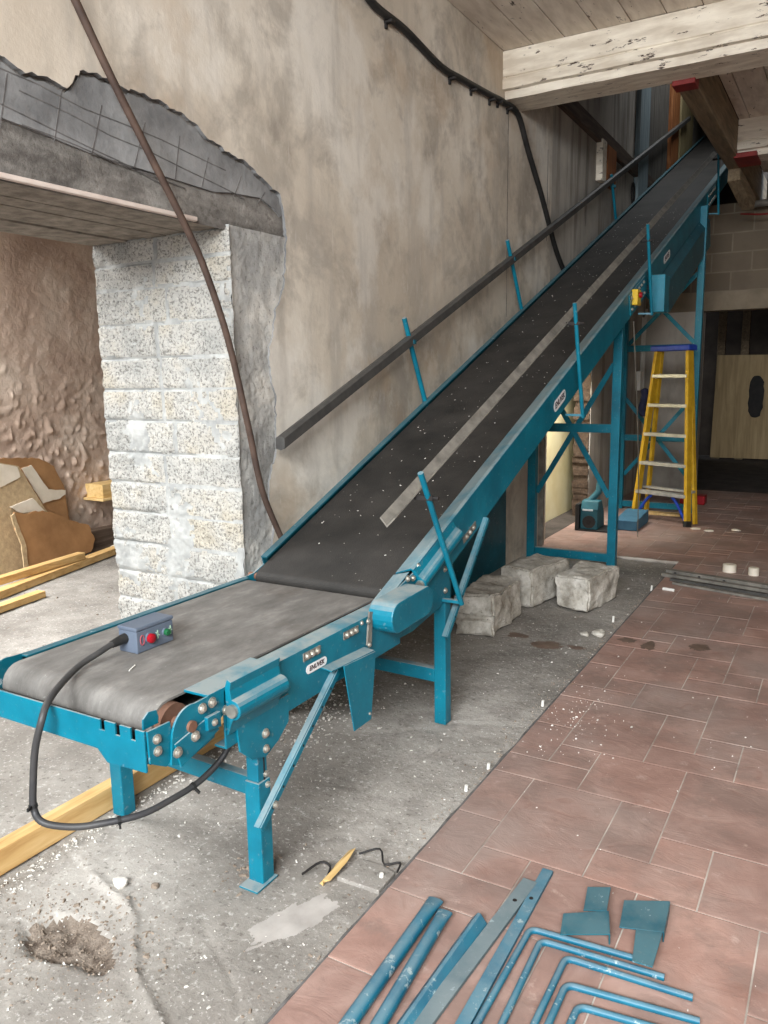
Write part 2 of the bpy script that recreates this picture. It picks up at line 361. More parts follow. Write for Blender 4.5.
# ------------------------------------------------------------------ setting: floors
WX = -2.07                                       # plaster face of the long wall
GX = -0.985                                      # edge of the tiled floor
RIDGE = [(-1.757, 1.334), (-1.665, 1.309), (-1.573, 1.293), (-1.500, 1.251), (-1.412, 1.166), (-1.326, 1.104), (-1.20, 1.05), (-1.0, 0.95)]
def ridge(x, y):
    best = 9; sd = 1
    for (ax, ay), (bx, by) in zip(RIDGE[:-1], RIDGE[1:]):
        t_ = max(0, min(1, ((x-ax)*(bx-ax)+(y-ay)*(by-ay))/((bx-ax)**2+(by-ay)**2))); qx, qy = ax+t_*(bx-ax), ay+t_*(by-ay)
        d = math.hypot(x-qx, y-qy)
        if d < best: best = d; sd = 1 if (bx-ax)*(y-ay)-(by-ay)*(x-ax) > 0 else -1
    return best + 0.004*noise.noise(V((x*25, y*25, 3))), sd
def hollow(x, y):                                # broken-out hollow, front left
    u, v = (x+1.60)/0.16, (y-1.115)/0.07; f = math.hypot(u, v) + 0.45*noise.noise(V((x*7, y*7, 5))) + 0.2*noise.noise(V((x*22, y*22, 5)))
    return max(0.0, min(1.0, (1.05-f)/0.4))
def floor_h(x, y):
    p = V((x, y, 0))
    h = 0.004*noise.fractal(p*3.0, 1.0, 2.0, 4) + 0.0015*noise.noise(p*22)
    if y < 1.7 and x > -2.1:
        hd = hollow(x, y); h -= hd*(0.020+0.022*abs(noise.noise(p*16))) - hd*0.012*noise.noise(p*45)
        dd, sd = ridge(x, y); h += 0.009*math.exp(-(dd/0.010)**2)*(1+0.6*noise.noise(p*30))
        if sd < 0: h -= 0.006*(1-math.exp(-(dd/0.02)**2)); h += 0.004*noise.noise(p*7+V((1, 1, 1)))
    r = abs(noise.noise(p*2.3 + V((4, 9, 0))))                  # hairline cracks
    if r < 0.02: h -= 0.004*(1-r/0.02)
    return h - 0.004
m = MB(); nx, ny = 300, 420; x0, x1, y0, y1 = -5.4, GX, -0.6, 5.84
xs = [x0+(x1-x0)*(1-(1-i/nx)**1.9) for i in range(nx+1)]; ys = [y0+1.4*(j/60) if j < 60 else (0.8+1.0*((j-60)/120) if j < 180 else 1.8+(y1-1.8)*((j-180)/240)) for j in range(ny+1)]
m.add([(x, y, floor_h(x, y)) for y in ys for x in xs], [(j*(nx+1)+i, j*(nx+1)+i+1, (j+1)*(nx+1)+i+1, (j+1)*(nx+1)+i) for j in range(ny) for i in range(nx)])
M['soil'] = simple('brown_broken_fill', (84, 72, 62), (140, 128, 116), 24, 0.95, bscale=90, bump=0.8, bd=0.01)
for k_, f_ in enumerate(m.f):
    q_ = m.v[f_[0]]
    if q_.y < 1.6 and q_.x > -2.1 and hollow(q_.x, q_.y) > 0.4: m.mi[k_] = 1
m.build('floor', [M['floor'], M['soil']], kind='structure', smooth=True)
m = MB(); m.box(-5.4, 3.0, -4.2, 14, -0.2, -0.1); m.build('floor_slab', M['floor'], kind='structure')
m = MB(); m.box(-5.4, GX, -4.2, -0.6, -0.03, -0.004); m.build('floor_front', M['floor'], kind='structure')
# tiles: ashlar pattern of five sizes on a 0.148 m grid
m = MB(); U = 0.1482; ty0 = 1.822
tiles = [(1, 1, 2, 3), (2, 4, 2, 2), (3, 1, 2, 1), (4, 2, 1, 1), (3, 2, 1, 2)]
def clip(a0, a1, b0, b1): return max(a0, b0), min(a1, b1)
g = 0.0021
def put_tile(xa, xb, ya, yb):
    if xb-xa < 0.02 or yb-ya < 0.02: return
    z = 0.008 + random.uniform(-0.0008, 0.0008); e = 0.004
    base = [(xa+g, ya+g), (xb-g, ya+g), (xb-g, yb-g), (xa+g, yb-g)]
    top = [(xa+g+e, ya+g+e), (xb-g-e, ya+g+e), (xb-g-e, yb-g-e), (xa+g+e, yb-g-e)]
    m.add([(x, y, 0.0) for x, y in base] + [(x, y, z) for x, y in base] + [(x, y, z+0.0008) for x, y in top],
          [(0, 1, 5, 4), (1, 2, 6, 5), (2, 3, 7, 6), (3, 0, 4, 7), (4, 5, 9, 8), (5, 6, 10, 9), (6, 7, 11, 10), (7, 4, 8, 11), (8, 9, 10, 11)])
for b in range(-6, 12):
    for a in range(-28, 30):
        for (ti, tj, tw, th) in tiles:
            i = ti + 3*b; j = tj + 5*a + 2*b
            xa, xb = GX+U*i, GX+U*(i+tw); ya, yb = ty0+U*j, ty0+U*(j+th)
            if yb > 5.86:                        # beyond the joint: tiles run through to the wall
                x2, x3 = clip(xa, xb, WX-0.15, 3.0); y2, y3 = clip(ya, yb, 5.86, 9.6)
                put_tile(x2, x3, y2, y3)
            x2, x3 = clip(xa, xb, GX, 3.0); y2, y3 = clip(ya, yb, -2.0, 5.86)
            put_tile(x2, x3, y2, y3)
m.build('floor_tiled', M['tile'], kind='structure')
m = MB(); m.box(GX+0.002, 3.0, -4.2, 9.6, -0.1, 0.0062); m.box(WX-0.5, GX, 5.86, 9.6, -0.03, 0.0062)
m.build('floor_grout', M['grout'], kind='structure')
# white mortar ridge at the joint across the strip and a dark bead painted as the gap shadow along the tiles
m = MB(); pts = []
for k in range(40):
    x = -2.02 + k*(1.04/39); pts.append((x, 5.85+0.012*noise.noise(V((x*9, 2, 0))), 0.004))
m.tube(pts, [0.012+0.006*noise.noise(p and V(p)*14) for p in pts], 6); m.build('trim_1', M['grout'], kind='structure', smooth=True)
m = MB(); pts = []
for k in range(240):
    y = 0.3 + k*(5.5/239); pts.append((GX-0.004+0.005*noise.noise(V((y*7, 5, 0))), y, 0.0))
m.tube(pts, [0.0065+0.003*noise.noise(V(p)*12) for p in pts], 6); m.build('tile_edge_shadow', M['hatch'], kind='structure', smooth=True)

# ------------------------------------------------------------------ setting: walls
DY0, DY1 = 6.13, 7.37                            # doorway behind the first trestle
IX = -2.825                                      # back of the thick wall
WB = WX-0.022                                    # masonry face behind the plaster
m = MB()
m.box(IX+.02, WB, 2.425, DY0, -0.03, 5.2); m.box(-2.21, WB, DY1, 8.6, -0.03, 6.4); m.box(IX+.02, WB, 8.6, 13.0, -0.03, 6.4); m.box(IX, IX+.02, DY0-.1, 8.7, -0.03, 2.2)  # last box added behind the doorway to stop sky light leaking in
m.box(IX+.02, WB, DY0, DY1, 1.95, 6.4); m.box(IX+.02, -2.21, DY1, 8.6, 1.95, 6.4); m.box(IX+.02, WB, -3.4, 2.425, 2.12, 5.2)
m.box(IX, WX, -3.4, 0.35, -0.03, 5.2)
m.build('wall_left', M['grey_render'], kind='structure')
# plaster skin with the torn edge round the opening
edge = [(1.504, 2.255), (1.565, 2.23), (1.633, 2.239), (1.716, 2.227), (1.775, 2.292), (1.878, 2.304), (1.944, 2.292), (2.086, 2.293), (2.201, 2.277),
        (2.272, 2.26), (2.302, 2.232), (2.411, 2.207), (2.553, 2.185), (2.652, 2.135), (2.746, 2.107), (2.771, 1.942), (2.74, 1.734), (2.678, 1.646),
        (2.659, 1.54), (2.622, 1.493), (2.63, 1.366), (2.656, 1.304), (2.651, 1.075), (2.592, 0.942), (2.586, 0.845), (2.616, 0.737), (2.572, 0.629),
        (2.60, 0.45), (2.56, 0.25), (2.6, 0.0)]
fine = []
full = [(0.36, 2.2), (0.8, 2.28), (1.2, 2.30)] + edge
for i in range(len(full)-1):
    a, b = V(full[i]+(0,)), V(full[i+1]+(0,)); n = max(1, int((b-a).length/0.014))
    for k in range(n):
        p = a.lerp(b, k/n); q = p + noise.noise_vector(p*38)*0.011 + noise.noise_vector(p*110)*0.004; fine.append((q.x, q.y))
m = MB()
poly = [(-3.4, 0.0), (0.355, 0.0)] + fine + [(2.6, -0.01), (DY0, -0.01), (DY0, 5.2), (-3.4, 5.2)]
m.px(poly, WB-0.001, WX); m.mi = [0, 0] + [1]*(len(m.f)-2)
m.build('wall_left_plaster', [M['plaster'], M['grey_render']], kind='structure')
m = MB()
m.box(WB, WX, DY1, 13.0, -0.01, 6.4); m.box(WB, WX, DY0, DY1, 1.95, 6.4)
m.build('wall_left_far_plaster', M['plaster_grey'], kind='structure')
m = MB()                                          # rough broken reveal of the doorway
for k in range(34):
    z = k*0.058; m.box(-2.22+random.uniform(-.012, .006), WX-0.006+random.uniform(-.008, .004), DY1-random.uniform(0.0, 0.03), DY1+0.02, z, z+0.058)
m.build('door_1_reveal', M['diag_timber'], kind='structure')
m = MB(); m.box(-2.08, -2.03, 5.95, 5.985, 0.0, 1.95); m.build('trim_3', M['galv'], kind='structure')

m = MB()
for yy, za, zb in ((5.23, 3.06, 1.75), (6.03, 3.0, 2.35), (7.03, 3.25, 2.6)):
    pts = [(yy+0.012*noise.noise(V((k*.7, yy, 0))), za+(zb-za)*k/16) for k in range(17)]
    for a, b in zip(pts[:-1], pts[1:]): m.bar((WX+.0006, a[0], a[1]), (WX+.0006, b[0], b[1]), 0.006, 0.0016, (1, 0, 0))
m.build('wall_left_cracks', M['hatch'], kind='structure')
# block end of the wall (jamb): courses with mortar joints, pitted
rows = [0.0, .13, .27, .40, .53, .665, .80, .93, 1.06, 1.20, 1.33, 1.46, 1.60, 1.74, 1.84, 1.94]
def jamb_d(u, z):                                 # recess (m) of jamb face at distance u from the plaster corner
    k = max(i for i in range(len(rows)-1) if rows[i] <= min(z, 1.939))
    dz = min(z-rows[k], rows[min(k+1, len(rows)-1)]-z)
    split = 0.40 + 0.05*noise.noise(V((0, k*3.3, 1))) if k % 4 else 0.34
    du = abs(u-split); off = 0.006*noise.noise(V((k*5.1, 1 if u < split else 9, 0)))
    jt = 0.010*max(math.exp(-(dz/0.008)**2), math.exp(-(du/0.012)**2))
    p = V((u*9, z*9, 2)); patch = noise.noise(p*0.3 + V((3, 1, 5)))
    if patch > 0.16: jt *= 0.2
    q = V((u, z, 0.4))
    return off - jt + 0.006*noise.fractal(q*16, 1, 2, 3) + 0.005*noise.noise(q*70)
m = MB(); nu, nz_ = 108, 240
vs = []
for j in range(nz_+1):
    z = 1.945*j/nz_
    for i in range(nu+1):
        u = 0.755*i/nu; e = 1.0
        x = WX - u; xo = 0.012*noise.noise(V((z*16, 3, 0)))*(1 if i > nu-3 else 0) + (0.006*noise.noise(V((z*20, 7, 0))) if i < 2 else 0)
        vs.append((x+xo, 2.405 - jamb_d(u, z) + (0.006 if i == 0 or i == nu else 0), z))
m.add(vs, [(j*(nu+1)+i, j*(nu+1)+i+1, (j+1)*(nu+1)+i+1, (j+1)*(nu+1)+i) for j in range(nz_) for i in range(nu)])
# the return of the block end towards the room, up to the torn plaster
nv = 54; n0 = len(m.v); vs = []
for j in range(nz_+1):
    z = 1.945*j/nz_
    for i in range(nv+1):
        y = 2.411 + 0.38*i/nv; q = V((7, y, z))
        smear = noise.noise(V((1, y*3.2, z*2.2)))
        vs.append((WX - (0.001 if i == 0 else 0.012) + (0.003+0.004*noise.fractal(q*14, 1, 2, 3) + (0.003*noise.noise(q*60) if smear < 0.1 else 0)), y, z))
m.mi = []
for j in range(nz_):
    for i in range(nu):
        u = 0.755*(i+.5)/nu; z = 1.945*(j+.5)/nz_
        k = max(q for q in range(len(rows)-1) if rows[q] <= min(z, 1.939)); dz = min(z-rows[k], rows[min(k+1, len(rows)-1)]-z)
        split = 0.40 + 0.05*noise.noise(V((0, k*3.3, 1))) if k % 4 else 0.34
        jw = 0.011+0.010*noise.noise(V((u*8, z*8, 6)))
        sm = noise.noise(V((u*4.5+3, z*2.6, 8))) + 0.35*noise.noise(V((u*30, z*30, 2)))
        m.mi.append(2 if dz < jw*0.65 or abs(u-split) < jw*0.8 or sm > 0.30 else 0)
m.cur = 1
m.add(vs, [(j*(nv+1)+i, j*(nv+1)+i+1, (j+1)*(nv+1)+i+1, (j+1)*(nv+1)+i) for j in range(nz_) for i in range(nv)])
m.cur = 0; m.box(IX+.012, WB-0.002, 2.43, 2.8, 0, 1.94)
t = NT('blocks_smeared_with_cement'); f = t.noise(4.5, 7, 0.6); nz = t.noise(50, 6, 0.7)
c = t.ramp(f, [(0.38, (150, 149, 146)), (0.5, (178, 176, 171)), (0.62, (202, 198, 190))])
c = t.mix(t.math('MULTIPLY', t.mask(nz, 0.44, 0.34), 0.6), c, (86, 84, 80))
M['blocks_smear'] = t.out(c, 0.95, 0, t.bump(nz, 0.5, 0.008), 0.15)
m.build('wall_left_block_end', [M['blocks'], M['blocks_smear'], M['block_joint']], kind='structure', smooth=True)

# lintel over the opening: rough face, soffit, scratched render patch, pale strip
m = MB(); ny, nz_ = 150, 22; vs = []
for j in range(nz_+1):
    for i in range(ny+1):
        y = 0.3 + 2.50*i/ny; z = 1.925 + 0.40*j/nz_; q = V((y*3, z*9, 1))
        lower = 0.010 if z < 2.05 else 0.0
        vs.append((WX-0.020+lower*0.6+0.005*noise.fractal(q*1.6, 1, 2, 4)+0.002*noise.noise(V((y, z, 0))*60), y, z))
m.add(vs, [(j*(ny+1)+i, j*(ny+1)+i+1, (j+1)*(ny+1)+i+1, (j+1)*(ny+1)+i) for j in range(nz_) for i in range(ny)])
m.build('wall_left_lintel', M['lintel'], kind='structure', smooth=True)
m = MB(); up_ = [(y, z-0.012) for y, z in fine if 1.35 < y < 2.77 and z > 2.04]
low = [(2.74, 2.02), (2.70, 2.05), (2.62, 2.075), (2.45, 2.065), (2.35, 2.05), (2.2, 2.055), (2.0, 2.06), (1.8, 2.065), (1.6, 2.085), (1.42, 2.10)]
m.px(up_ + low, WX-0.03, WX-0.010); m.build('wall_left_render_patch', M['grey_render'], kind='structure')
m = MB(); random.seed(3)
for k in range(8):                                # scored key lines in the render
    y = 1.50+k*0.16+random.uniform(-.02, .02); m.bar((WX-0.0095, y, 2.07-0.01*k*.3), (WX-0.0095, y+0.03+random.uniform(-.02, .03), 2.225-max(0, k-4)*0.035-0.03*random.random()), 0.003, 0.002, (1, 0, 0))
for k in range(4):
    pts = [(1.46+0.16*i+0.1*(k % 2), 2.225-0.045*k-(0.014+0.006*(k % 3))*i+0.014*noise.noise(V((i*.8, k*4, 0)))) for i in range(7 if k < 2 else 5)]
    for a, b in zip(pts[:-1], pts[1:]): m.bar((WX-0.0095, a[0], a[1]), (WX-0.0095, b[0], b[1]), 0.0035, 0.002, (1, 0, 0))
m.build('wall_left_score_lines', M['hatch'], kind='structure')
m = MB(); m.bar((WX-0.004, 0.34, 1.938), (WX-0.004, 2.24, 1.936), 0.020, 0.016); m.build('trim_4', M['strip_pink'], kind='structure', bevel=0.004)
m = MB()
for k in range(7):
    x = IX + k*0.107; m.box(x+.002, min(x+.105, WX-.04), 0.34, 2.42, 1.93+random.uniform(0, .008), 2.13)
m.build('wall_left_soffit', M['soffit'], kind='structure')

# inner room
m = MB(); ny, nz_ = 330, 170; vs = []
for j in range(nz_+1):
    for i in range(ny+1):
        y = 1.6+4.4*i/ny; z = 2.3*j/nz_; q = V((0, y, z))
        amt = min(1, max(0.15, (1.75-z)/0.9)) if z > 0.8 else 1.0
        r = noise.fractal(q*7, 0.8, 2, 5); g1 = noise.noise(V((2, y*26, z*19))); g2 = noise.noise(V((9, y*13, z*10)))
        d = math.hypot((y-3.02)/0.10, (z-1.18)/0.10)
        vs.append((-5.38+0.005*r+amt*(0.040*max(0, g1-0.22)+0.035*max(0, g2-0.18)) - 0.03*max(0, 1-d), y, z))
m.add(vs, [(j*(ny+1)+i, j*(ny+1)+i+1, (j+1)*(ny+1)+i+1, (j+1)*(ny+1)+i) for j in range(nz_) for i in range(ny)])
m.box(-5.5, -5.39, -3.4, 7.1, 0, 3)
m.build('wall_inner', M['inner_wall'], kind='structure', smooth=True)
m = MB(); m.box(-5.5, IX, 7.0, 7.1, 0, 3); m.build('wall_inner_back', M['inner_wall'], kind='structure')
m = MB(); m.box(-5.5, IX, -3.4, 7.1, 2.9, 3.0); m.build('ceiling_inner', M['ceil'], kind='structure')

# back wall of the room, room beyond
BY = 9.5
m = MB(); m.box(WX-.02, 3.1, BY, BY+0.2, 2.2, 3.1); m.box(-0.9, 3.1, BY, BY+0.2, 3.1, 3.6); m.build('wall_back', M['block_wall'], kind='structure')
m = MB(); m.box(WX-.01, 3.1, BY-0.02, BY+0.22, 2.0, 2.2); m.build('wall_back_lintel', M['back_lintel'], kind='structure')
m = MB(); m.box(WX-.02, -1.46, BY, BY+0.2, -0.03, 2.0); m.box(2.4, 3.1, BY, BY+.2, -0.03, 2.0); m.build('wall_back_pier', M['plaster_grey'], kind='structure')
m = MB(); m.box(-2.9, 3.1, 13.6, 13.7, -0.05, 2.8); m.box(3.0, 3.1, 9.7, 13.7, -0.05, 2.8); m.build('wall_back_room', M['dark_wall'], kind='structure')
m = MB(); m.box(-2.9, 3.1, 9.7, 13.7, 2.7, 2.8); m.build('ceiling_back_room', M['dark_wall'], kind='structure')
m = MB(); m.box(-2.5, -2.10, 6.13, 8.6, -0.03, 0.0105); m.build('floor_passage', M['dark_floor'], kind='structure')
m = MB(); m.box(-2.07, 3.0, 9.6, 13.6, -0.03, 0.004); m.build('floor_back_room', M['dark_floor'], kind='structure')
m = MB(); m.box(3.0, 3.12, -3.4, 9.7, -0.03, 3.6); m.build('wall_right', M['plaster'], kind='structure')
m = MB(); m.box(-5.5, -4.8, -3.5, -3.4, 0, 3.2); m.box(-3.0, -2.05, -3.5, -3.4, 0, 5.2); m.box(-2.05, 3.1, -3.5, -3.4, 3.3, 3.6); m.box(2.4, 3.1, -3.5, -3.4, 0, 3.3); m.build('wall_front', M['plaster'], kind='structure')

# ceiling boards, beams
CZ = 3.39
m = MB(); bw = 0.20; x = WX; k = 0
while x < 3.0:
    xe = min(x+bw, 3.0)
    m.box(x+0.003, xe-0.003, -3.4, 5.3, CZ+random.uniform(0, .004), CZ+0.03)
    if x > -0.98: m.box(x+0.003, xe-0.003, 5.3, 9.6, CZ+random.uniform(0, .004), CZ+0.03)
    x += bw; k += 1
m.box(-0.953, -0.872, 5.3, 9.6, CZ+.001, CZ+.03)
m.build('ceiling', M['ceil'], kind='structure', bevel=0.003)
m = MB(); m.box(WX, 3.0, -3.4, 5.46, CZ+.03, CZ+.12); m.box(-0.98, 3.0, 5.46, 9.6, CZ+.03, CZ+.12); m.build('ceiling_deck', M['dark_wall'], kind='structure')
def beam(ya, yb, x0, x1, zb, name):
    prof = [(ya, CZ), (ya, zb+0.125), (ya+0.008, zb+0.12), (ya+0.008, zb+0.112), (ya-0.004, zb+0.106), (ya-0.004, zb+0.05), (ya+0.03, zb+0.045), (ya+0.045, zb), (yb, zb), (yb, CZ)]
    m = MB(); n = 60
    for k in range(n+1): pass
    vs = []; L = len(prof)
    for k in range(n+1):
        x = x0+(x1-x0)*k/n
        for (y, z) in prof:
            q = V((x*2.5, y*6, z*6)); d = noise.noise_vector(q*2)*0.003
            vs.append((x, y+d.y, z+(d.z if z < CZ-.01 else 0)))
    m.add(vs, [(k*L+i, k*L+(i+1) % L, (k+1)*L+(i+1) % L, (k+1)*L+i) for k in range(n) for i in range(L)] + [tuple(range(L)), tuple(n*L+i for i in range(L))])
    m.build(name, M['beam_paint'], kind='structure')
beam(5.13, 5.46, WX-0.03, 3.0, 3.115, 'ceiling_beam')
beam(7.5, 7.82, -0.955, 3.0, 3.105, 'ceiling_beam_far')
m = MB(); m.box(-1.075, -0.955, 5.44, 10.4, 3.10, CZ); m.build('ceiling_trimmer', M['old_timber'], kind='structure', bevel=0.006)
m = MB(); m.box(-1.082, -0.948, 5.42, 5.56, 3.086, 3.17); m.box(-0.975, -0.80, 7.47, 7.84, 3.086, 3.125); m.build('trim_5', M['red_steel'], kind='structure', bevel=0.004)
# added dark enclosure round the hatch, keeps sky light out of the upper void
m = MB(); m.box(-1.06, -0.98, 5.3, 13.2, CZ+.03, 6.4); m.box(-2.9, -0.9, 5.2, 5.3, CZ+.03, 6.4); m.box(-2.9, -0.9, 13.0, 13.1, 2.8, 6.4); m.build('wall_upper_light_stop', M['dark_wall'], kind='structure')
m = MB(); m.box(-2.9, -0.9, 5.2, 13.1, 6.4, 6.5); m.build('ceiling_upper_light_stop', M['dark_wall'], kind='structure')

# ------------------------------------------------------------------ the conveyor
TH = math.atan(0.393); CC, SS = math.cos(TH), math.sin(TH)
def I(s, x, n): return V((x, 2.4+s*CC-n*SS, 0.645+s*SS+n*CC))
def Yz(y, x, n): return I(((y-2.4) + n*SS)/CC, x, n)       # a point of the incline given its Y
XN, XF = -1.29, -1.985                                     # outer faces of the side frames
CV = thing('belt_conveyor', (-1.62, 2.6, 0), 'long blue steel belt conveyor with flat loading end climbing through the ceiling', 'conveyor')
# flat belt loop
def belt_loop(rollers, x0, x1, mat, name, thick=0.006):
    (ya, za, ra), (yb, zb, rb) = rollers; a = math.atan2(zb-za, yb-ya); pts = []
    for k in range(11): pts.append((ya+ra*math.cos(a+math.pi/2+math.pi*k/10), za+ra*math.sin(a+math.pi/2+math.pi*k/10)))
    for k in range(11): pts.append((yb+rb*math.cos(a-math.pi/2+math.pi*k/10), zb+rb*math.sin(a-math.pi/2+math.pi*k/10)))
    m = MB(); n = len(pts); cy = sum(p[0] for p in pts)/n; cz = sum(p[1] for p in pts)/n
    inner = []
    for k in range(11): inner.append((ya+(ra-thick)*math.cos(a+math.pi/2+math.pi*k/10), za+(ra-thick)*math.sin(a+math.pi/2+math.pi*k/10)))
    for k in range(11): inner.append((yb+(rb-thick)*math.cos(a-math.pi/2+math.pi*k/10), zb+(rb-thick)*math.sin(a-math.pi/2+math.pi*k/10)))
    vs = [(x, y, z) for x in (x0, x1) for y, z in pts] + [(x, y, z) for x in (x0, x1) for y, z in inner]
    fs = []
    for i in range(n):
        j = (i+1) % n
        fs += [(i, j, n+j, n+i), (2*n+i, 3*n+i, 3*n+j, 2*n+j), (i, 2*n+i, 2*n+j, j), (n+i, n+j, 3*n+j, 3*n+i)]
    m.add(vs, fs); return m.build(name, mat, CV, smooth=True, label='dusty grey flat belt' if mat is M['belt_flat'] else 'dark rough-topped inclined belt')
belt_loop(((1.292, 0.557, 0.056), (2.258, 0.557, 0.056)), -1.937, -1.372, M['belt_flat'], 'belt')
s0 = I(-0.045, 0, -0.030); s1 = I(10.6, 0, -0.030)
belt_loop(((s0.y, s0.z, 0.031), (s1.y, s1.z, 0.031)), -1.955, -1.365, M['belt_dark'], 'belt')
# rollers with brown ends
def roller(y, z, r, x0, x1):
    m = MB().tube([(x0, y, z), (x1, y, z)], r, 20); o = m.build('roller', M['brown_steel'], CV, smooth=True)
    MB().tube([(x0-.05, y, z), (x1+.05, y, z)], 0.014, 12).build('shaft', M['brown_steel'], o, smooth=True)
roller(1.292, 0.557, 0.049, -1.938, -1.352); roller(2.258, 0.557, 0.049, -1.935, -1.355)
roller(s0.y, s0.z, 0.025, -1.96, -1.345)
# flat side frames (folded channel: face, top flange, lip)
def flat_side(sx, name, y0, y1):
    xo = XN if sx > 0 else XF; d = -sx
    fw = 0.068 if sx > 0 else 0.030
    prof = [(xo, 0.455), (xo, 0.612), (xo+d*fw, 0.612), (xo+d*fw, 0.606), (xo+d*0.006, 0.606), (xo+d*0.006, 0.461), (xo+d*0.04, 0.461), (xo+d*0.04, 0.455)]
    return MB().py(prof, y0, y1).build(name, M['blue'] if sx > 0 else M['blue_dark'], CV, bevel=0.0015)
fn = flat_side(1, 'side_frame', 1.40, 2.30); ff = flat_side(-1, 'side_frame', 1.33, 2.30)
# front cross bar with notched right end
bar = [(XF-0.02, 0.53), (XF-0.02, 0.60), (-1.445, 0.603), (-1.445, 0.578), (-1.43, 0.578), (-1.43, 0.604), (-1.395, 0.604), (-1.395, 0.576), (-1.38, 0.576), (-1.38, 0.604),
       (-1.345, 0.604), (-1.345, 0.576), (-1.33, 0.576), (-1.33, 0.604), (-1.302, 0.604), (-1.302, 0.505), (-1.43, 0.500), (-1.46, 0.528), (-1.88, 0.528), (-1.92, 0.522)]
cb = MB().py(bar, 1.150, 1.156); cb.box(-1.95, -1.31, 1.156, 1.185, 0.53, 0.535)
cb = cb.build('front_crossbar', M['blue'], CV, bevel=0.0012)
MB().box(-1.945, -1.33, 1.19, 1.20, 0.50, 0.575).build('front_gap_strip', M['dark'], CV)  # thin dark strip standing in the gap between belt and crossbar
# bearing brackets at the front, near and far
def rounded(cy, cz, r, a0, a1, n=9): return [(cy+r*math.cos(math.radians(a0+(a1-a0)*k/n)), cz+r*math.sin(math.radians(a0+(a1-a0)*k/n))) for k in range(n+1)]
ep = MB().px([(1.158, 0.525), (1.156, 0.603), (1.225, 0.600), (1.235, 0.515), (1.205, 0.497)], XN-0.012, XN-0.006)
ep = ep.build('end_plate', M['blue'], CV, bevel=0.001)
MB().px([(1.166, 0.597), (1.168, 0.622), (1.185, 0.634), (1.208, 0.630), (1.214, 0.612), (1.212, 0.597)], XN-0.035, XN-0.030).build('end_ear', M['blue'], ep, bevel=0.001)
for y, z in ((1.181, 0.576), (1.181, 0.547)): bolt(ep, (XN-0.006, y, z), (1, 0, 0), 0.009)
tp = MB().px([(1.215, 0.497), (1.222, 0.560)] + rounded(1.285, 0.557, 0.062, 165, 75, 8) + [(1.34, 0.617), (1.43, 0.612), (1.43, 0.57), (1.37, 0.535), (1.36, 0.505), (1.25, 0.482)], XN-0.006, XN)
tp = tp.build('take_up_plate', M['blue'], CV, bevel=0.001)
MB().px([(1.225, 0.545), (1.335, 0.567), (1.375, 0.522), (1.240, 0.482)], XN, XN+0.005).build('lock_plate', M['blue'], tp, bevel=0.001)
for y, z in ((1.23, 0.525), (1.289, 0.540)): bolt(tp, (XN+0.005, y, z), (1, 0, 0), 0.010)
for y, z in ((1.322, 0.596), (1.357, 0.598), (1.405, 0.560)): bolt(tp, (XN, y, z), (1, 0, 0), 0.010)
MB().tube([(XN-0.05, 1.282, 0.567), (XN+0.008, 1.282, 0.567)], 0.014, 18).build('shaft_end', M['brown_steel'], tp, smooth=True)
MB().px([(1.325, 0.572), (1.372, 0.572), (1.372, 0.532), (1.325, 0.538)], XN+0.002, XN+0.014).build('adjuster_block', M['blue'], tp, bevel=0.002)
bolt(tp, (XN+0.014, 1.348, 0.553), (1, 0, 0), 0.007)
fp = MB().px([(1.15, 0.50), (1.14, 0.60)] + rounded(1.285, 0.557, 0.060, 165, 75, 8) + [(1.40, 0.61), (1.40, 0.50), (1.25, 0.482)], XF, XF+0.006)
fp.px([(1.06, 0.52), (1.05, 0.60), (1.085, 0.655), (1.115, 0.64), (1.13, 0.58), (1.14, 0.52)], XF-0.02, XF-0.014)
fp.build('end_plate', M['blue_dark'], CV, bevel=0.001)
# folded roll cover bulging from the near side
pc = [(XN, 0.620), (XN+0.008, 0.640), (XN+0.020, 0.634), (XN+0.016, 0.612), (XN+0.020, 0.588)] + [(XN+0.022+0.026*math.sin(math.radians(a)), 0.562+0.026*math.cos(math.radians(a))) for a in range(0, 181, 20)] + [(XN+0.014, 0.520), (XN+0.004, 0.492), (XN, 0.492)]
cvr = MB().py(pc, 1.405, 1.605).build('roll_cover', M['blue'], CV, bevel=0.0015)
MB().tube([(XN+0.024, 1.395, 0.562), (XN+0.024, 1.407, 0.562)], 0.017, 14).build('bolt', M['bolt'], cvr, smooth=True)
MB().box(XN-0.080, XN, 1.345, 1.60, 0.6125, 0.620).build('cover_flange', M['blue'], cvr, bevel=0.002)
# adjuster slots with three bolts each, label
for y in (1.775, 1.985):
    sl = MB().box(XN, XN+0.003, y-0.042, y+0.042, 0.576, 0.600).build('slot_plate', M['galv'], CV)
    for k in (-1, 0, 1): bolt(sl, (XN+0.003, y+k*0.025, 0.588), (1, 0, 0), 0.008)
for y, z in ((2.05, 0.60), (2.05, 0.49), (2.11, 0.60)): bolt(fn, (XN, y, z), (1, 0, 0), 0.006)
FONT = None
def text_mesh(txt, size, origin, right, upv, depth=0.0006, shear=0.2):
    cu = D.curves.new('lettering', 'FONT'); cu.body = txt; cu.size = size; cu.align_x = 'CENTER'; cu.align_y = 'CENTER'; cu.extrude = depth; cu.shear = shear; cu.offset = size*0.012
    o = D.objects.new('lettering', cu); COL.objects.link(o); dg = bpy.context.evaluated_depsgraph_get(); dg.update()
    me = D.meshes.new_from_object(o.evaluated_get(dg)); r = V(right).normalized(); u = V(upv).normalized(); n = r.cross(u); og = V(origin)
    m = MB(); m.add([og + r*v.co.x + u*v.co.y + n*v.co.z for v in me.vertices], [tuple(p.vertices) for p in me.polygons])
    D.objects.remove(o); D.curves.remove(cu); D.meshes.remove(me); return m
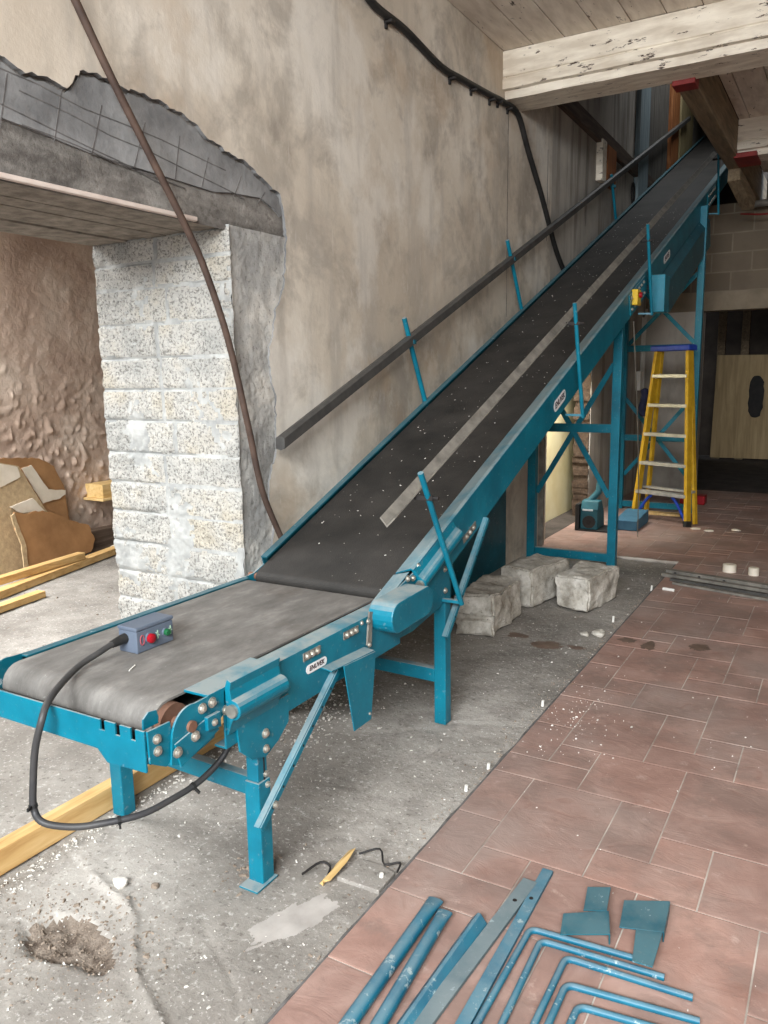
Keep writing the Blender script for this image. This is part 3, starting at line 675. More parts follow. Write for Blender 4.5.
def badge(parent, c, right, upv, L=0.105, H=0.027):
    c = V(c); r = V(right).normalized(); u = V(upv).normalized(); n = r.cross(u)
    def stad(l, h, off, mat, name, par):
        pts = [(l/2-h/2+h/2*math.cos(a), h/2*math.sin(a)) for a in [math.radians(-90+k*18) for k in range(11)]] + [(-l/2+h/2+h/2*math.cos(a), h/2*math.sin(a)) for a in [math.radians(90+k*18) for k in range(11)]]
        return MB().prism(pts, lambda p: c+r*p[0]+u*p[1]+n*off, lambda p: c+r*p[0]+u*p[1]+n*(off+0.0008)).build(name, mat, par)
    b = stad(L, H, 0.0, M['label_white'], 'badge', parent)
    stad(L*.955, H*.84, 0.0005, M['label_dark'], 'badge_border', b) if False else None
    tm = text_mesh('ENUVEK', H*0.74, c+n*0.0012, r, u); tm.build('lettering', M['label_dark'], b)
    return b
badge(fn, (XN+0.001, 1.797, 0.545), (0, 1, 0), (0, 0, 1))
# legs of the flat end
def leg(x, y, top, plate=False, parent=CV):
    m = MB().box(x-0.025, x+0.025, y-0.025, y+0.025, 0.0, top); o = m.build('leg', M['blue'], parent, bevel=0.003)
    if plate: MB().box(x-0.030, x+0.034, y-0.062, y+0.03, 0.0, 0.006).build('foot_plate', M['blue'], o, bevel=0.002)
    return o
l1 = leg(-1.318, 1.545, 0.30, True); MB().box(-1.338, -1.298, 1.525, 1.565, 0.30, 0.46).build('inner_leg', M['blue'], l1, bevel=0.003)
MB().box(-1.2985, -1.2965, 1.548, 1.553, 0.30, 0.42).build('slot', M['dark'], l1)
for z in (0.285, 0.315, 0.395): bolt(l1, (-1.293 if z < 0.3 else -1.298, 1.556, z), (1, 0, 0), 0.007)
l2 = leg(-1.925, 1.60, 0.30); MB().box(-1.945, -1.905, 1.58, 1.62, 0.30, 0.50).build('inner_leg', M['blue'], l2, bevel=0.003)
MB().box(-1.906, -1.904, 1.598, 1.604, 0.14, 0.40).build('slot', M['dark'], l2)
MB().bar((-1.905, 1.585, 0.265), (-1.338, 1.565, 0.265), 0.03, 0.055).build('crossbar', M['blue'], CV, bevel=0.003)
gp = MB().px([(1.435, 0.51), (1.655, 0.51), (1.650, 0.432), (1.60, 0.395), (1.545, 0.372), (1.49, 0.388), (1.445, 0.43)], XN+0.000, XN+0.006).build('gusset', M['blue'], CV, bevel=0.001)
bolt(gp, (XN+0.006, 1.545, 0.440), (1, 0, 0), 0.010); bolt(gp, (XN+0.006, 1.545, 0.396), (1, 0, 0), 0.009)
MB().px([(1.435, 0.51), (1.655, 0.51), (1.60, 0.395), (1.49, 0.388)], XF-0.004, XF+0.002).build('gusset', M['blue'], CV, bevel=0.001)
l3 = leg(-1.318, 2.69, 0.58); l4 = leg(-1.935, 2.72, 0.58)
MB().bar((-1.91, 2.70, 0.20), (-1.34, 2.68, 0.20), 0.035, 0.055).build('crossbar', M['blue'], CV, bevel=0.003)
# perforated angle struts
def strut(a, b, name='strut', holes=7):
    a, b = V(a), V(b); d = (b-a).normalized(); m = MB().bar(a, b, 0.004, 0.019, (0, -d.z, d.y))
    o = m.build(name, M['blue'], CV, bevel=0.001)
    m = MB().bar(a+V((-.012, 0, 0))+V((0, -d.z, d.y))*0.009, b+V((-.012, 0, 0))+V((0, -d.z, d.y))*0.009, 0.018, 0.003, (0, -d.z, d.y)); m.build('flange', M['blue'], o)
    for k in range(1, holes+1):
        p = a.lerp(b, k/(holes+1)); MB().tube([p+V((0.0018, 0, 0)), p+V((0.0026, 0, 0))], 0.004, 10).build('hole', M['dark'], o)
    return o
st = strut((-1.262, 1.487, 0.195), (-1.27, 1.885, 0.50)); bolt(st, (-1.26, 1.545, 0.240), (1, 0, 0), 0.008)
strut((-1.262, 2.62, 0.38), (-1.268, 3.03, 0.775), holes=5)
# folded trapezoid plate hanging by the strut
vp = MB().px([(1.880, 0.520), (2.064, 0.508), (2.060, 0.470), (2.030, 0.292), (1.930, 0.292)], -1.252, -1.248)
vp.add([(-1.252, 1.82, 0.525), (-1.252, 2.064, 0.512), (-1.30, 2.064, 0.518), (-1.30, 1.82, 0.531), (-1.252, 1.82, 0.521), (-1.252, 2.064, 0.508), (-1.30, 2.064, 0.514), (-1.30, 1.82, 0.527)],
       [(0, 1, 2, 3), (7, 6, 5, 4), (0, 4, 5, 1), (1, 5, 6, 2), (2, 6, 7, 3), (3, 7, 4, 0)])
vp = vp.build('guide_plate', M['blue'], CV, bevel=0.001); bolt(vp, (-1.248, 2.02, 0.315), (1, 0, 0), 0.004)
# transfer drive guard (rounded long box) at the knee
ga, gb = V((0, 2.155, 0.600)), V((0, 2.345, 0.605)); r = 0.052; pts = []
ang = math.degrees(math.atan2(gb.z-ga.z, gb.y-ga.y))
pts = [(gb.y+r*math.cos(math.radians(ang-90+k*18)), gb.z+r*math.sin(math.radians(ang-90+k*18))) for k in range(11)] + [(ga.y+r*math.cos(math.radians(ang+90+k*18)), ga.z+r*math.sin(math.radians(ang+90+k*18))) for k in range(11)]
dg_ = MB().px(pts, XN-0.01, -1.208).build('drive_guard', M['blue'], CV, bevel=0.004)
MB().px([(2.088, 0.628), (2.108, 0.622), (2.095, 0.515), (2.07, 0.52)], XN+0.002, XN+0.008).build('guard_bracket', M['galv'], dg_)
for y, z in ((2.075, 0.60), (2.08, 0.52)): bolt(dg_, (XN+0.008, y, z), (1, 0, 0), 0.007)
# knee side plates and formed cover on the incline start
kp = MB().px([(2.18, 0.475), (2.16, 0.62), (2.32, 0.66), (2.60, 0.73), (2.72, 0.70), (2.70, 0.56), (2.62, 0.50), (2.4, 0.47)], XN-0.008, XN-0.002).build('knee_plate', M['blue'], CV, bevel=0.001)
for y, z in ((2.36, 0.672), (2.40, 0.665), (2.44, 0.70), (2.655, 0.64), (2.66, 0.555)): bolt(kp, (XN-0.002, y, z), (1, 0, 0), 0.009)
MB().px([(2.18, 0.475), (2.16, 0.60), (2.36, 0.615), (2.60, 0.70), (2.72, 0.70), (2.70, 0.56), (2.4, 0.47)], XF, XF+0.006).build('knee_plate', M['blue'], CV)
def slope_prism(prof, sa, sb): return MB().prism(prof, lambda p: I(sa, p[0], p[1]), lambda p: I(sb, p[0], p[1]))
sc_ = [(XN-0.005, 0.03), (XN+0.006, 0.045), (XN+0.014, 0.02)] + [(XN+0.016+0.024*math.sin(math.radians(a)), -0.012+0.024*math.cos(math.radians(a))) for a in range(20, 181, 20)] + [(XN+0.008, -0.06), (XN, -0.06)]
ic = slope_prism(sc_, 0.02, 0.36).build('roll_cover', M['blue'], CV, bevel=0.0015)
p0 = I(0.02, XN+0.018, -0.012); MB().tube([p0, p0-V((0, CC, SS))*0.012], 0.016, 12).build('bolt', M['bolt'], ic, smooth=True)
slope_prism([(XN-0.075, 0.028), (XN-0.006, 0.05), (XN-0.006, 0.046), (XN-0.075, 0.024)], -0.17, 0.0).build('flap', M['blue'], CV, bevel=0.001)
slope_prism([(XN-0.085, 0.012), (XN-0.04, 0.012), (XN-0.04, 0.002), (XN-0.085, 0.002)], -0.24, -0.17).build('end_flap', M['brown_steel'], CV)
# incline side frames: folded channel, three lengths joined by bolted splice plates
def inc_side(sx, sa, sb, lo):
    xo = XN if sx > 0 else XF; d = -sx
    prof = [(xo, lo), (xo, 0.045), (xo+d*0.012, 0.050), (xo+d*0.078, 0.022), (xo+d*0.078, 0.016), (xo+d*0.010, 0.042), (xo+d*0.006, 0.036), (xo+d*0.006, lo+.006), (xo+d*0.04, lo+.006), (xo+d*0.04, lo)]
    return slope_prism(prof, sa, sb).build('incline_side_frame', M['blue'], CV, bevel=0.0012)
secs = [(0.02, 3.45), (3.45, 6.55), (6.55, 10.5)]; fr = []
for a, b in secs: fr.append(inc_side(1, a, b, -0.118))
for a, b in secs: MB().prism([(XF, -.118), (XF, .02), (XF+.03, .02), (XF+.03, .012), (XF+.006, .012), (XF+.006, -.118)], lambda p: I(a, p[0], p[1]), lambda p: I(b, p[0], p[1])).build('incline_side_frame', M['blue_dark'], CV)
for sc in (3.45, 6.55):
    sp = slope_prism([(XN+0.0005, -0.10), (XN+0.0005, 0.03), (XN+0.006, 0.03), (XN+0.006, -0.10)], sc-0.22, sc+0.22).build('splice_plate', M['blue'], CV)
    for ds in (-0.18, -0.10, -0.03, 0.04, 0.11, 0.18):
        for n in (-0.075, 0.0): bolt(sp, I(sc+ds, XN+0.006, n), (1, 0, 0), 0.009)
slt = slope_prism([(XN, -0.098), (XN, -0.072), (XN+.003, -0.072), (XN+.003, -0.098)], 0.42, 0.55).build('slot_plate', M['galv'], CV)
for k in (-1, 0, 1): bolt(slt, I(0.485+k*0.035, XN+.003, -0.085), (1, 0, 0), 0.008)
badge(fr[0], Yz(4.01, XN+0.001, -0.045), (0, CC, SS), (0, -SS, CC), 0.20, 0.058)
badge(fr[1], Yz(6.55, XN+0.001, -0.045), (0, CC, SS), (0, -SS, CC), 0.24, 0.060)
# under-belt guard pan on the upper length
slope_prism([(XN-0.01, -0.125), (XN-0.005, -0.135), (XN+0.045, -0.185), (XN+0.045, -0.42), (XN+0.039, -0.42), (XN+0.039, -0.188), (XN-0.01, -0.14)], 4.25, 6.2).build('return_guard', M['blue_dark'], CV, bevel=0.002)
slope_prism([(-1.94, -0.10), (-1.33, -0.10), (-1.33, -0.106), (-1.94, -0.106)], 0.1, 10.4).build('slider_bed', M['blue_dark'], CV)
# drive box and isolator near the third post
db = MB().box(-1.262, -1.165, 5.90, 6.06, 1.775, 2.03).build('drive_box', M['blue'], CV, bevel=0.006)
MB().box(XN, -1.26, 5.93, 5.98, 1.93, 1.97).build('box_bracket', M['dark'], db)
isl = MB().box(XN, XN+0.04, 5.47, 5.57, 1.80, 1.90).build('isolator_switch', M['switch_yellow'], CV, bevel=0.004)
MB().tube([(XN+.04, 5.52, 1.865), (XN+.058, 5.52, 1.865)], 0.018, 14).build('switch_knob', M['red'], isl, smooth=True)
# guide rails and their posts
def rail(prof, ya, yb, name, mat):
    return MB().prism(prof, lambda p: Yz(ya, p[0], p[1]), lambda p: Yz(yb, p[0], p[1])).build(name, mat, CV, bevel=0.001)
rail([(-1.318, 0.312), (-1.314, 0.315), (-1.290, 0.290), (-1.262, 0.316), (-1.259, 0.312), (-1.290, 0.283)], 2.22, 8.7, 'guide_rail', M['galv'])
rail([(-2.005, 0.352), (-2.005, 0.392), (-1.98, 0.400), (-1.96, 0.392), (-1.96, 0.352), (-1.98, 0.346)], 2.56, 11.05, 'guide_rail', M['rail'])
for (pb, pt) in (((2.66, 0.511), (2.332, 1.051)), ((4.196, 1.136), (4.003, 1.713)), ((5.783, 1.749), (5.551, 2.314)), ((8.55, 2.838), (8.33, 3.40))):
    a = V((-1.222, *pb)); b = V((-1.222, *pt)); d = (b-a).normalized()
    po = MB().tube([a, b], 0.0105, 10).build('guide_post', M['blue'], CV, smooth=True)
    MB().bar(a+d*0.01, (XN-0.02, a.y-0.02, a.z+0.012), 0.018, 0.012).build('post_arm', M['blue'], po, bevel=0.001)
    c = a + d*((b-a).length*0.83)
    MB().bar(c+V((0.02, 0, 0)), c+V((-0.05, 0, 0)), 0.018, 0.016).tube([c+V((0.018, 0, 0)), c+V((0.04, 0, 0))], 0.007, 8).build('clamp', M['dark'], po)
for (pb, pt) in (((3.873, 1.182), (3.623, 1.657)), ((5.312, 1.775), (5.02, 2.217)), ((7.72, 2.73), (7.50, 3.10))):
    a = V((-1.985, *pb)); b = V((-1.985, *pt)); d = (b-a).normalized()
    po = MB().tube([a-d*0.1, b], 0.013, 10).build('guide_post', M['blue'], CV, smooth=True)
    c = a + d*((b-a).length*0.75); MB().bar(c+V((-0.016, 0, 0)), c+V((0.03, 0, 0)), 0.024, 0.022).build('clamp', M['blue_dark'], po)
# trestles carrying the incline
def trestle(y, xl, xr, ztop_l, ztop_r, zmid, zups):
    root = MB().box(xl-0.03, xl+0.03, y-0.03, y+0.03, 0.0, ztop_l).build('trestle', M['blue'], CV, bevel=0.003)
    MB().box(xr-0.03, xr+0.03, y-0.03, y+0.03, 0.0, ztop_r).build('leg', M['blue'], root, bevel=0.003)
    for z in (0.06,) + tuple(zmid): MB().bar((xl+.03, y, z), (xr-.03, y, z), 0.04, 0.06).build('crossbar', M['blue'], root, bevel=0.003)
    for za, zb in zups:
        MB().bar((xl+.03, y+.012, za), (xr-.03, y+.012, zb), 0.012, 0.036).build('brace', M['blue'], root)
        MB().bar((xl+.03, y-.012, zb), (xr-.03, y-.012, za), 0.012, 0.036).build('brace', M['blue'], root)
    return root
trestle(5.56, -1.98, -1.383, 1.76, 1.76, (0.98,), ((0.50, 1.42),))
trestle(8.0, -1.93, -1.262, 2.72, 2.83, (0.72, 1.58), ((0.35, 1.10), (1.62, 2.25)))

# ------------------------------------------------------------------ control box on the flat belt
CB = thing('control_box', (-1.72, 1.66, 0.613), 'slate grey push-button control box with black cable lying on the flat belt', 'control box')
bx0, bx1, by0, by1, bz0, bz1 = -1.748, -1.676, 1.480, 1.620, 0.614, 0.690
MB().box(bx0, bx1, by0, by1, bz0, bz1-0.012).build('body', M['box_grey'], CB, bevel=0.003)
MB().box(bx0-0.002, bx1+0.002, by0-0.002, by1+0.002, bz1-0.011, bz1).build('lid', M['box_grey'], CB, bevel=0.003)
zc = 0.650
def button(y, mat, r, name):
    o = MB().tube([(bx1, y, zc), (bx1+0.006, y, zc)], r*1.15, 18).build('collar', M['box_grey'], CB, smooth=True)
    return MB().tube([(bx1+0.005, y, zc), (bx1+0.015, y, zc), (bx1+0.017, y, zc)], [r, r, r*0.8], 18).build(name, mat, CB, smooth=True)
button(1.525, M['red'], 0.0135, 'stop_button'); button(1.586, M['green'], 0.010, 'start_button')
ring = MB(); ring.tube([(bx1+0.001, 1.500+0.007*math.cos(a), zc+0.014*math.sin(a)) for a in [k*math.pi/12 for k in range(25)]], 0.0017, 6, False)
ring.build('stop_symbol', M['label_red'], CB, label='pale red O painted beside the stop button')
ar = MB(); ar.bar((bx1+0.001, 1.558, zc-0.013), (bx1+0.001, 1.558, zc+0.013), 0.004, 0.001, (1, 0, 0)); ar.bar((bx1+0.001, 1.551, zc+0.008), (bx1+0.001, 1.565, zc-0.004), 0.003, 0.001, (1, 0, 0))
ar.bar((bx1+0.001, 1.608, zc-0.013), (bx1+0.001, 1.608, zc+0.013), 0.004, 0.001, (1, 0, 0)); ar.bar((bx1+0.001, 1.602, zc+0.006), (bx1+0.001, 1.614, zc-0.002), 0.003, 0.001, (1, 0, 0))
ar.build('start_symbol', M['label_green'], CB, label='pale green marks beside the start button')
cp = smooth_path([(-1.722, 1.476, 0.655), (-1.720, 1.43, 0.652), (-1.716, 1.386, 0.645), (-1.712, 1.316, 0.632), (-1.662, 1.22, 0.626), (-1.610, 1.138, 0.616), (-1.592, 1.103, 0.583), (-1.621, 1.1, 0.508), (-1.642, 1.1, 0.412),
                  (-1.648, 1.1, 0.345), (-1.612, 1.1, 0.320), (-1.560, 1.143, 0.302), (-1.51, 1.194, 0.30), (-1.462, 1.261, 0.30), (-1.445, 1.333, 0.302), (-1.440, 1.45, 0.305), (-1.415, 1.525, 0.355), (-1.40, 1.56, 0.43), (-1.40, 1.60, 0.49)], 5)
cab = MB().tube(cp, 0.0088, 10).build('cable', M['cable_grey'], CB, smooth=True)
MB().tube([(-1.722, 1.482, 0.655), (-1.722, 1.462, 0.654), (-1.720, 1.43, 0.652)], [0.015, 0.014, 0.0105], 12).build('cable_gland', M['rubber'], CB, smooth=True)
for i in (44, 62, 74):
    p, q = cp[i], cp[i+1]; d = (q-p).normalized(); e = d.cross(V((0.5, 0.3, 0.8))).normalized()
    MB().tube([p-d*0.004, p+d*0.004], 0.0108, 10).bar(p+e*0.008, p+e*0.026, 0.005, 0.008).build('cable_tie', M['rubber'], cab)

# ------------------------------------------------------------------ step ladder
RF, LF = V((-1.154, 7.243, 0.009)), V((-1.66, 7.444, 0.009))
wd = (LF-RF).normalized(); bk = V((-wd.y, wd.x, 0)) * -1
if bk.y < 0: bk = -bk
mid = (RF+LF)/2; topc = mid + V((0.005, 0.25, 0)) + V((0, 0, 1.545))
LD = thing('step_ladder', (mid.x, mid.y, 0), 'yellow step ladder with silver treads and blue top cap, against the rear blue trestle', 'ladder')
RT, LT = topc - wd*0.155, topc + wd*0.155
def lrail(a, b, nm):
    u = (b-a).normalized(); o = MB().bar(a, b, 0.030, 0.072, bk).build(nm, M['yellow'], LD, bevel=0.003)
    MB().bar(a, a+u*0.05, 0.036, 0.078, bk).build('foot', M['rubber'], o); return o
lrail(RF, RT, 'front_rail'); lrail(LF, LT, 'front_rail')
for a, b, sx in ((RF, RT, 1), (LF, LT, -1)):
    o = MB().bar(a+bk*0.16+wd*0.02*sx, b+bk*0.045+wd*0.01*sx, 0.026, 0.045, bk).build('rear_rail', M['yellow'], LD, bevel=0.002)
for k in range(1, 6):
    f = k*0.262/1.545 if k > 1 else 0.262/1.545
    a, b = RF.lerp(RT, f), LF.lerp(LT, f)
    o = MB().bar(a-bk*.0, b-bk*.0, 0.085, 0.030).build('step', M['alu'], LD, bevel=0.002)
    if k in (1,): MB().bar(a+bk*.10+V((0, 0, .03)), b+bk*.10+V((0, 0, .03)), 0.05, 0.02).build('rear_bar', M['alu'], LD)
a, b = RF.lerp(RT, 5*.262/1.545), LF.lerp(LT, 5*.262/1.545)
MB().bar(b+V((0, 0, -.02)), b-wd*.08+V((0, 0, .015))+bk*-.02, 0.012, 0.018).build('spreader', M['alu'], LD)
MB().bar(topc-wd*0.195+V((0, 0, .012)), topc+wd*0.195+V((0, 0, .012)), 0.14, 0.052).build('top_cap', M['cap_blue'], LD, bevel=0.012)
for sx, r0, r1 in ((1, RF, RT), (-1, LF, LT)):
    p = r0.lerp(r1, .02) + wd*0.015*sx; q = r0.lerp(r1, .155) + wd*0.15*sx; mdl = (p+q)/2 + wd*0.02*sx + V((0, 0, .05))
    MB().tube(smooth_path([p, mdl, q], 5), 0.013, 8).build('knee_brace', M['cap_blue'], LD, smooth=True)
gl = MB(); p = LF.lerp(LT, 0.70) + wd*0.075
for k in range(1): gl.tube(smooth_path([p+V((0, 0, .12)), p+V((.01, 0, .05)), p+V((-.01, 0, -.06)), p+V((.01, 0, -.14))], 5), [0.012]+[0.035]*14+[0.02], 10)
gl.rough(0.008, 18, 2).build('cloth', M['cloth_navy'], smooth=True, label='navy cloth hanging from the left rail of the yellow ladder', cat='cloth')

# ------------------------------------------------------------------ three broken concrete blocks
def block(name, corners, h, label, seed, notch=False):
    m = MB(); n = 24; A, B, Cc, Dd = [V((x, y, 0)) for x, y in corners]
    # box lattice shell, roughened
    def P(u, v, w_): return (A.lerp(B, u)).lerp(Dd.lerp(Cc, u), v) + V((0, 0, 0.002+h*w_))
    idx = {}; N = n
    def key(i, j, k):
        if (i, j, k) not in idx:
            p = P(i/N, j/N, k/N); q = noise.noise_vector(p*7+V((seed, 0, 0)))*0.018 + noise.noise_vector(p*22+V((0, seed, 0)))*0.007 + noise.noise_vector(p*55+V((0, seed, 3)))*0.003
            ed = sum(1 for t_ in (i, j, k) if t_ in (0, N))
            c = (P(.5, .5, .5)-p); 
            if ed >= 2: q += c.normalized()*(0.016+0.02*max(0, noise.noise(p*11+V((0, 0, seed)))))
            if notch and j == 0 and 0.40 < k/N < 0.55: q += V((0, 0.025, 0))
            if k == 0: q.z = max(0, q.z)*0
            idx[(i, j, k)] = len(m.v); m.v.append(p+q)
        return idx[(i, j, k)]
    for a_ in range(N):
        for b_ in range(N):
            for s_ in (0, N):
                for f in (((s_, a_, b_), (s_, a_+1, b_), (s_, a_+1, b_+1), (s_, a_, b_+1)), ((a_, s_, b_), (a_+1, s_, b_), (a_+1, s_, b_+1), (a_, s_, b_+1)), ((a_, b_, s_), (a_+1, b_, s_), (a_+1, b_+1, s_), (a_, b_+1, s_))):
                    m.f.append(tuple(key(*q) for q in f)); m.mi.append(0)
    return m.build(name, M['stone'], smooth=True, label=label, cat='concrete block', group='broken concrete blocks under the conveyor')
block('concrete_block', [(-1.745, 3.71), (-1.53, 3.72), (-1.545, 4.19), (-1.77, 4.18)], 0.215, 'crumbling concrete block with a split front face, nearest the conveyor knee', 1, True)
block('concrete_block', [(-1.735, 4.34), (-1.535, 4.32), (-1.44, 4.74), (-1.66, 4.80)], 0.225, 'grey concrete block at the back, between the split block and the squarer block', 2)
block('concrete_block', [(-1.425, 4.42), (-1.205, 4.365), (-1.150, 4.79), (-1.375, 4.84)], 0.200, 'squarest pale concrete block, rightmost, at the edge of the tiled floor', 3)

# ------------------------------------------------------------------ blue steel pieces on the tiles
def lay(name, a, b, r, label, seed, flat=0.06):
    a, b = V(a), V(b); d = (a-b).normalized(); o = MB()
    n = 24; pts = [b.lerp(a, k/n) for k in range(n+1)]
    t0 = MB().tube(pts, r, 14)
    side = d.cross(V((0, 0, 1))).normalized()
    for v in t0.v:                                # crushed end
        s = (v-a).dot(d)
        if s > -flat:
            f = min(1, (s+flat)/flat); c = (v-a).dot(side); hz = v.z-a.z
            v += side*(c*0.25*f) - V((0, 0, hz*0.6*f))
    t0.build(name, M['blue_worn'], smooth=True, label=label, cat='tube')
TZ = 0.0265
lay('steel_tube', (-0.838, 1.665, TZ), (-0.812, 1.02, TZ), 0.0175, 'scraped blue steel tube with crushed end, leftmost on the tiles', 1)
lay('steel_tube', (-0.796, 1.635, TZ), (-0.744, 1.02, TZ), 0.0160, 'faded blue steel tube with crushed end, second from the left', 2)
m = MB(); a, b = V((-0.713, 1.662, 0)), V((-0.722, 1.02, 0)); hw = 0.021
m.py([(-hw, 0.0095), (hw, 0.0095), (hw, 0.013), (0.004, 0.036), (-0.004, 0.036), (-hw, 0.013)], 0, 1)
m.v = [b.lerp(a, v.y) + V((v.x, 0, v.z)) for v in m.v]
m.build('steel_angle', M['blue_worn'], label='blue steel angle bar lying ridge-up between the two tubes and the grey flat bar', cat='steel bar', bevel=0.0015)
m = MB().bar((-0.654, 1.87, 0.016), (-0.706, 1.02, 0.016), 0.040, 0.010); fb = m.build('flat_bar', M['grey_worn'], label='grey worn flat steel bar with a bolt hole, beside the teal bar', cat='steel bar', bevel=0.001)
MB().tube([(-0.660, 1.77, 0.0208), (-0.660, 1.77, 0.0216)], 0.006, 12).build('bolt_hole', M['dark'], fb)
m = MB().bar((-0.628, 1.94, 0.014), (-0.605, 1.02, 0.014), 0.030, 0.011); fb = m.build('flat_bar', M['blue_worn'], label='dark teal flat steel bar, the longest of the pieces on the tiles', cat='steel bar', bevel=0.001)
MB().tube([(-0.626, 1.80, 0.0195), (-0.626, 1.80, 0.0206)], 0.0055, 12).build('bolt_hole', M['dark'], fb)
rods = [((-0.585, 1.00), (-0.588, 1.690), (-0.308, 1.715)), ((-0.525, 1.00), (-0.552, 1.662), (-0.268, 1.684)), ((-0.478, 1.02), (-0.482, 1.636), (-0.202, 1.653)), ((-0.450, 1.02), (-0.456, 1.556), (-0.178, 1.592)), ((-0.420, 1.02), (-0.414, 1.508), (-0.140, 1.545))]
names = ['bent blue steel rod, rearmost of the five nested rods', 'bent blue steel rod, second from the back of the nest', 'bent blue steel rod, third of the nest with the grey worn corner', 'bent blue steel rod, fourth from the back of the nest', 'bent blue steel rod, nearest of the nest at the photo bottom']
for i, ((p, q, r_), nm) in enumerate(zip(rods, names)):
    z = 0.0185; P, Q, R_ = V(p+(z,)), V(q+(z,)), V(r_+(z,)); R0 = 0.022
    d1, d2 = (P-Q).normalized(), (R_-Q).normalized(); arc = [(Q+d1*R0)*(1-t_)**2 + Q*2*t_*(1-t_) + (Q+d2*R0)*t_*t_ for t_ in [k/6 for k in range(7)]]
    MB().tube([P.lerp(Q+d1*R0, k/8) for k in range(8)] + arc + [(Q+d2*R0).lerp(R_, k/6) for k in range(1, 7)], 0.0082, 10).build('bent_rod', M['blue_worn'], smooth=True, label=nm, cat='steel rod', group='five nested bent rods on the tiles')
def bracket(upper, lower, z, label, fold, mat):
    m = MB(); m.pz(upper, z-0.003, z); m.pz(lower, z-0.0035, z-0.0005)
    for a, b in fold: m.prism([(a[0], a[1]), (b[0], b[1]), (b[0]+0.003, b[1]-.001), (a[0]+0.003, a[1]-.001)], lambda p: (p[0], p[1], 0.0095), lambda p: (p[0], p[1], z))
    return m.build('steel_bracket', mat, label=label, cat='bracket', bevel=0.0008)
bracket([(-.504, 1.892), (-.450, 1.920), (-.435, 1.822), (-.487, 1.796)], [(-.528, 1.760), (-.433, 1.824), (-.408, 1.74), (-.511, 1.683)], 0.038, 'dark scuffed steel bracket with two plates, left of the pair on the tiles', [((-.433, 1.824), (-.408, 1.74))], M['blue_dark'])
bracket([(-.407, 1.884), (-.306, 1.936), (-.296, 1.810), (-.393, 1.777)], [(-.357, 1.795), (-.297, 1.812), (-.294, 1.681), (-.339, 1.677)], 0.038, 'teal steel bracket with a square plate and narrow tail, right of the pair', [((-.306, 1.936), (-.297, 1.812))], M['blue_dark'])

# ------------------------------------------------------------------ timber, board scraps in the side room
m = MB(); m.box(-2.024, -1.974, 0.80, 2.92, 0.0, 0.078); m.build('timber_plank', M['plank'], label='long yellow pine plank on the floor under the flat conveyor', cat='plank', bevel=0.002)
def slab(name, poly, xb, th, mat, label, cat='board', parent=None, wob=0.0, two=None):
    P = []
    for i in range(len(poly)):
        a, b = V(poly[i]+(0,)), V(poly[(i+1) % len(poly)]+(0,)); n = max(1, int((b-a).length/0.03))
        for k in range(n): q = a.lerp(b, k/n); q = q + noise.noise_vector(q*30+V((xb, 0, 0)))*wob; P.append((q.x, max(q.y, 0.004)))
    f = lambda o: (lambda p: V((xb-0.2*p[1]-0.19*(p[0]-3.2)+o, p[0], p[1])))
    m = MB().prism(P, f(-th), f(0)); return m.build(name, mat, parent, label=label, cat=cat, bevel=0.0)
slab('board_scrap', [(3.20, 0.80), (3.554, 0.821), (3.881, 0.786), (4.015, 0.71), (4.071, 0.537), (4.04, 0.02), (3.3, 0.02)], -5.03, 0.014, M['card_in'], 'torn brown board scrap at the back of the heap against the rough wall', wob=0.012)
b_ = slab('board_scrap', [(3.659, 0.738), (3.758, 0.749), (3.872, 0.553), (4.042, 0.521), (4.033, 0.491), (3.99, 0.03), (3.70, 0.03), (3.70, 0.50)], -4.995, 0.012, M['card_in'], 'brown board with a pale torn paper flap, in the middle of the heap', wob=0.006)
slab('paper_flap', [(3.659, 0.738), (3.758, 0.749), (3.872, 0.553), (4.042, 0.521), (4.033, 0.491), (3.963, 0.47), (3.786, 0.46)], -4.988, 0.005, M['card_out'], None, None, b_, 0.006)
c_ = slab('board_scrap', [(2.95, 0.80), (3.47, 0.798), (3.615, 0.76), (3.791, 0.394), (3.604, 0.295), (3.465, 0.012), (2.95, 0.012)], -4.965, 0.018, M['card_core'], 'large tan fibre board with pale top, at the left edge of the photo', wob=0.010)
slab('paper_face', [(2.95, 0.799), (3.462, 0.795), (3.600, 0.757), (3.610, 0.68), (3.416, 0.636), (2.95, 0.52)], -4.960, 0.004, M['card_out'], None, None, c_, 0.004)
slab('paper_flap', [(3.449, 0.49), (3.664, 0.521), (3.759, 0.41), (3.525, 0.435)], -4.945, 0.012, M['card_out'], None, None, c_, 0.006)
d_ = slab('board_scrap', [(3.443, 0.458), (3.544, 0.426), (3.641, 0.432), (3.781, 0.401), (3.962, 0.308), (4.14, 0.236), (4.17, 0.111), (4.099, 0.03), (3.431, 0.034), (3.457, 0.221), (3.417, 0.336)], -4.905, 0.014, M['card_in'], 'dark brown torn board standing in front of the heap by the pine battens', wob=0.014)
slab('torn_edge', [(3.40, 0.44), (3.44, 0.45), (3.475, 0.22), (3.45, 0.03), (3.415, 0.03), (3.435, 0.22)], -4.898, 0.012, M['card_core'], None, None, d_, 0.012)
MB().bar((-4.56, 2.75, 0.028), (-4.99, 4.28, 0.028), 0.075, 0.052).rough(0.004, 5).build('pine_batten', M['plank'], label='long pine batten on the floor reaching the block pillar', cat='plank', bevel=0.003)
MB().bar((-4.66, 2.62, 0.083), (-4.86, 3.83, 0.083), 0.070, 0.050).rough(0.004, 5, 3).build('pine_batten', M['plank'], label='pine batten with a splintered end lying on top of the longer batten', cat='plank', bevel=0.003)
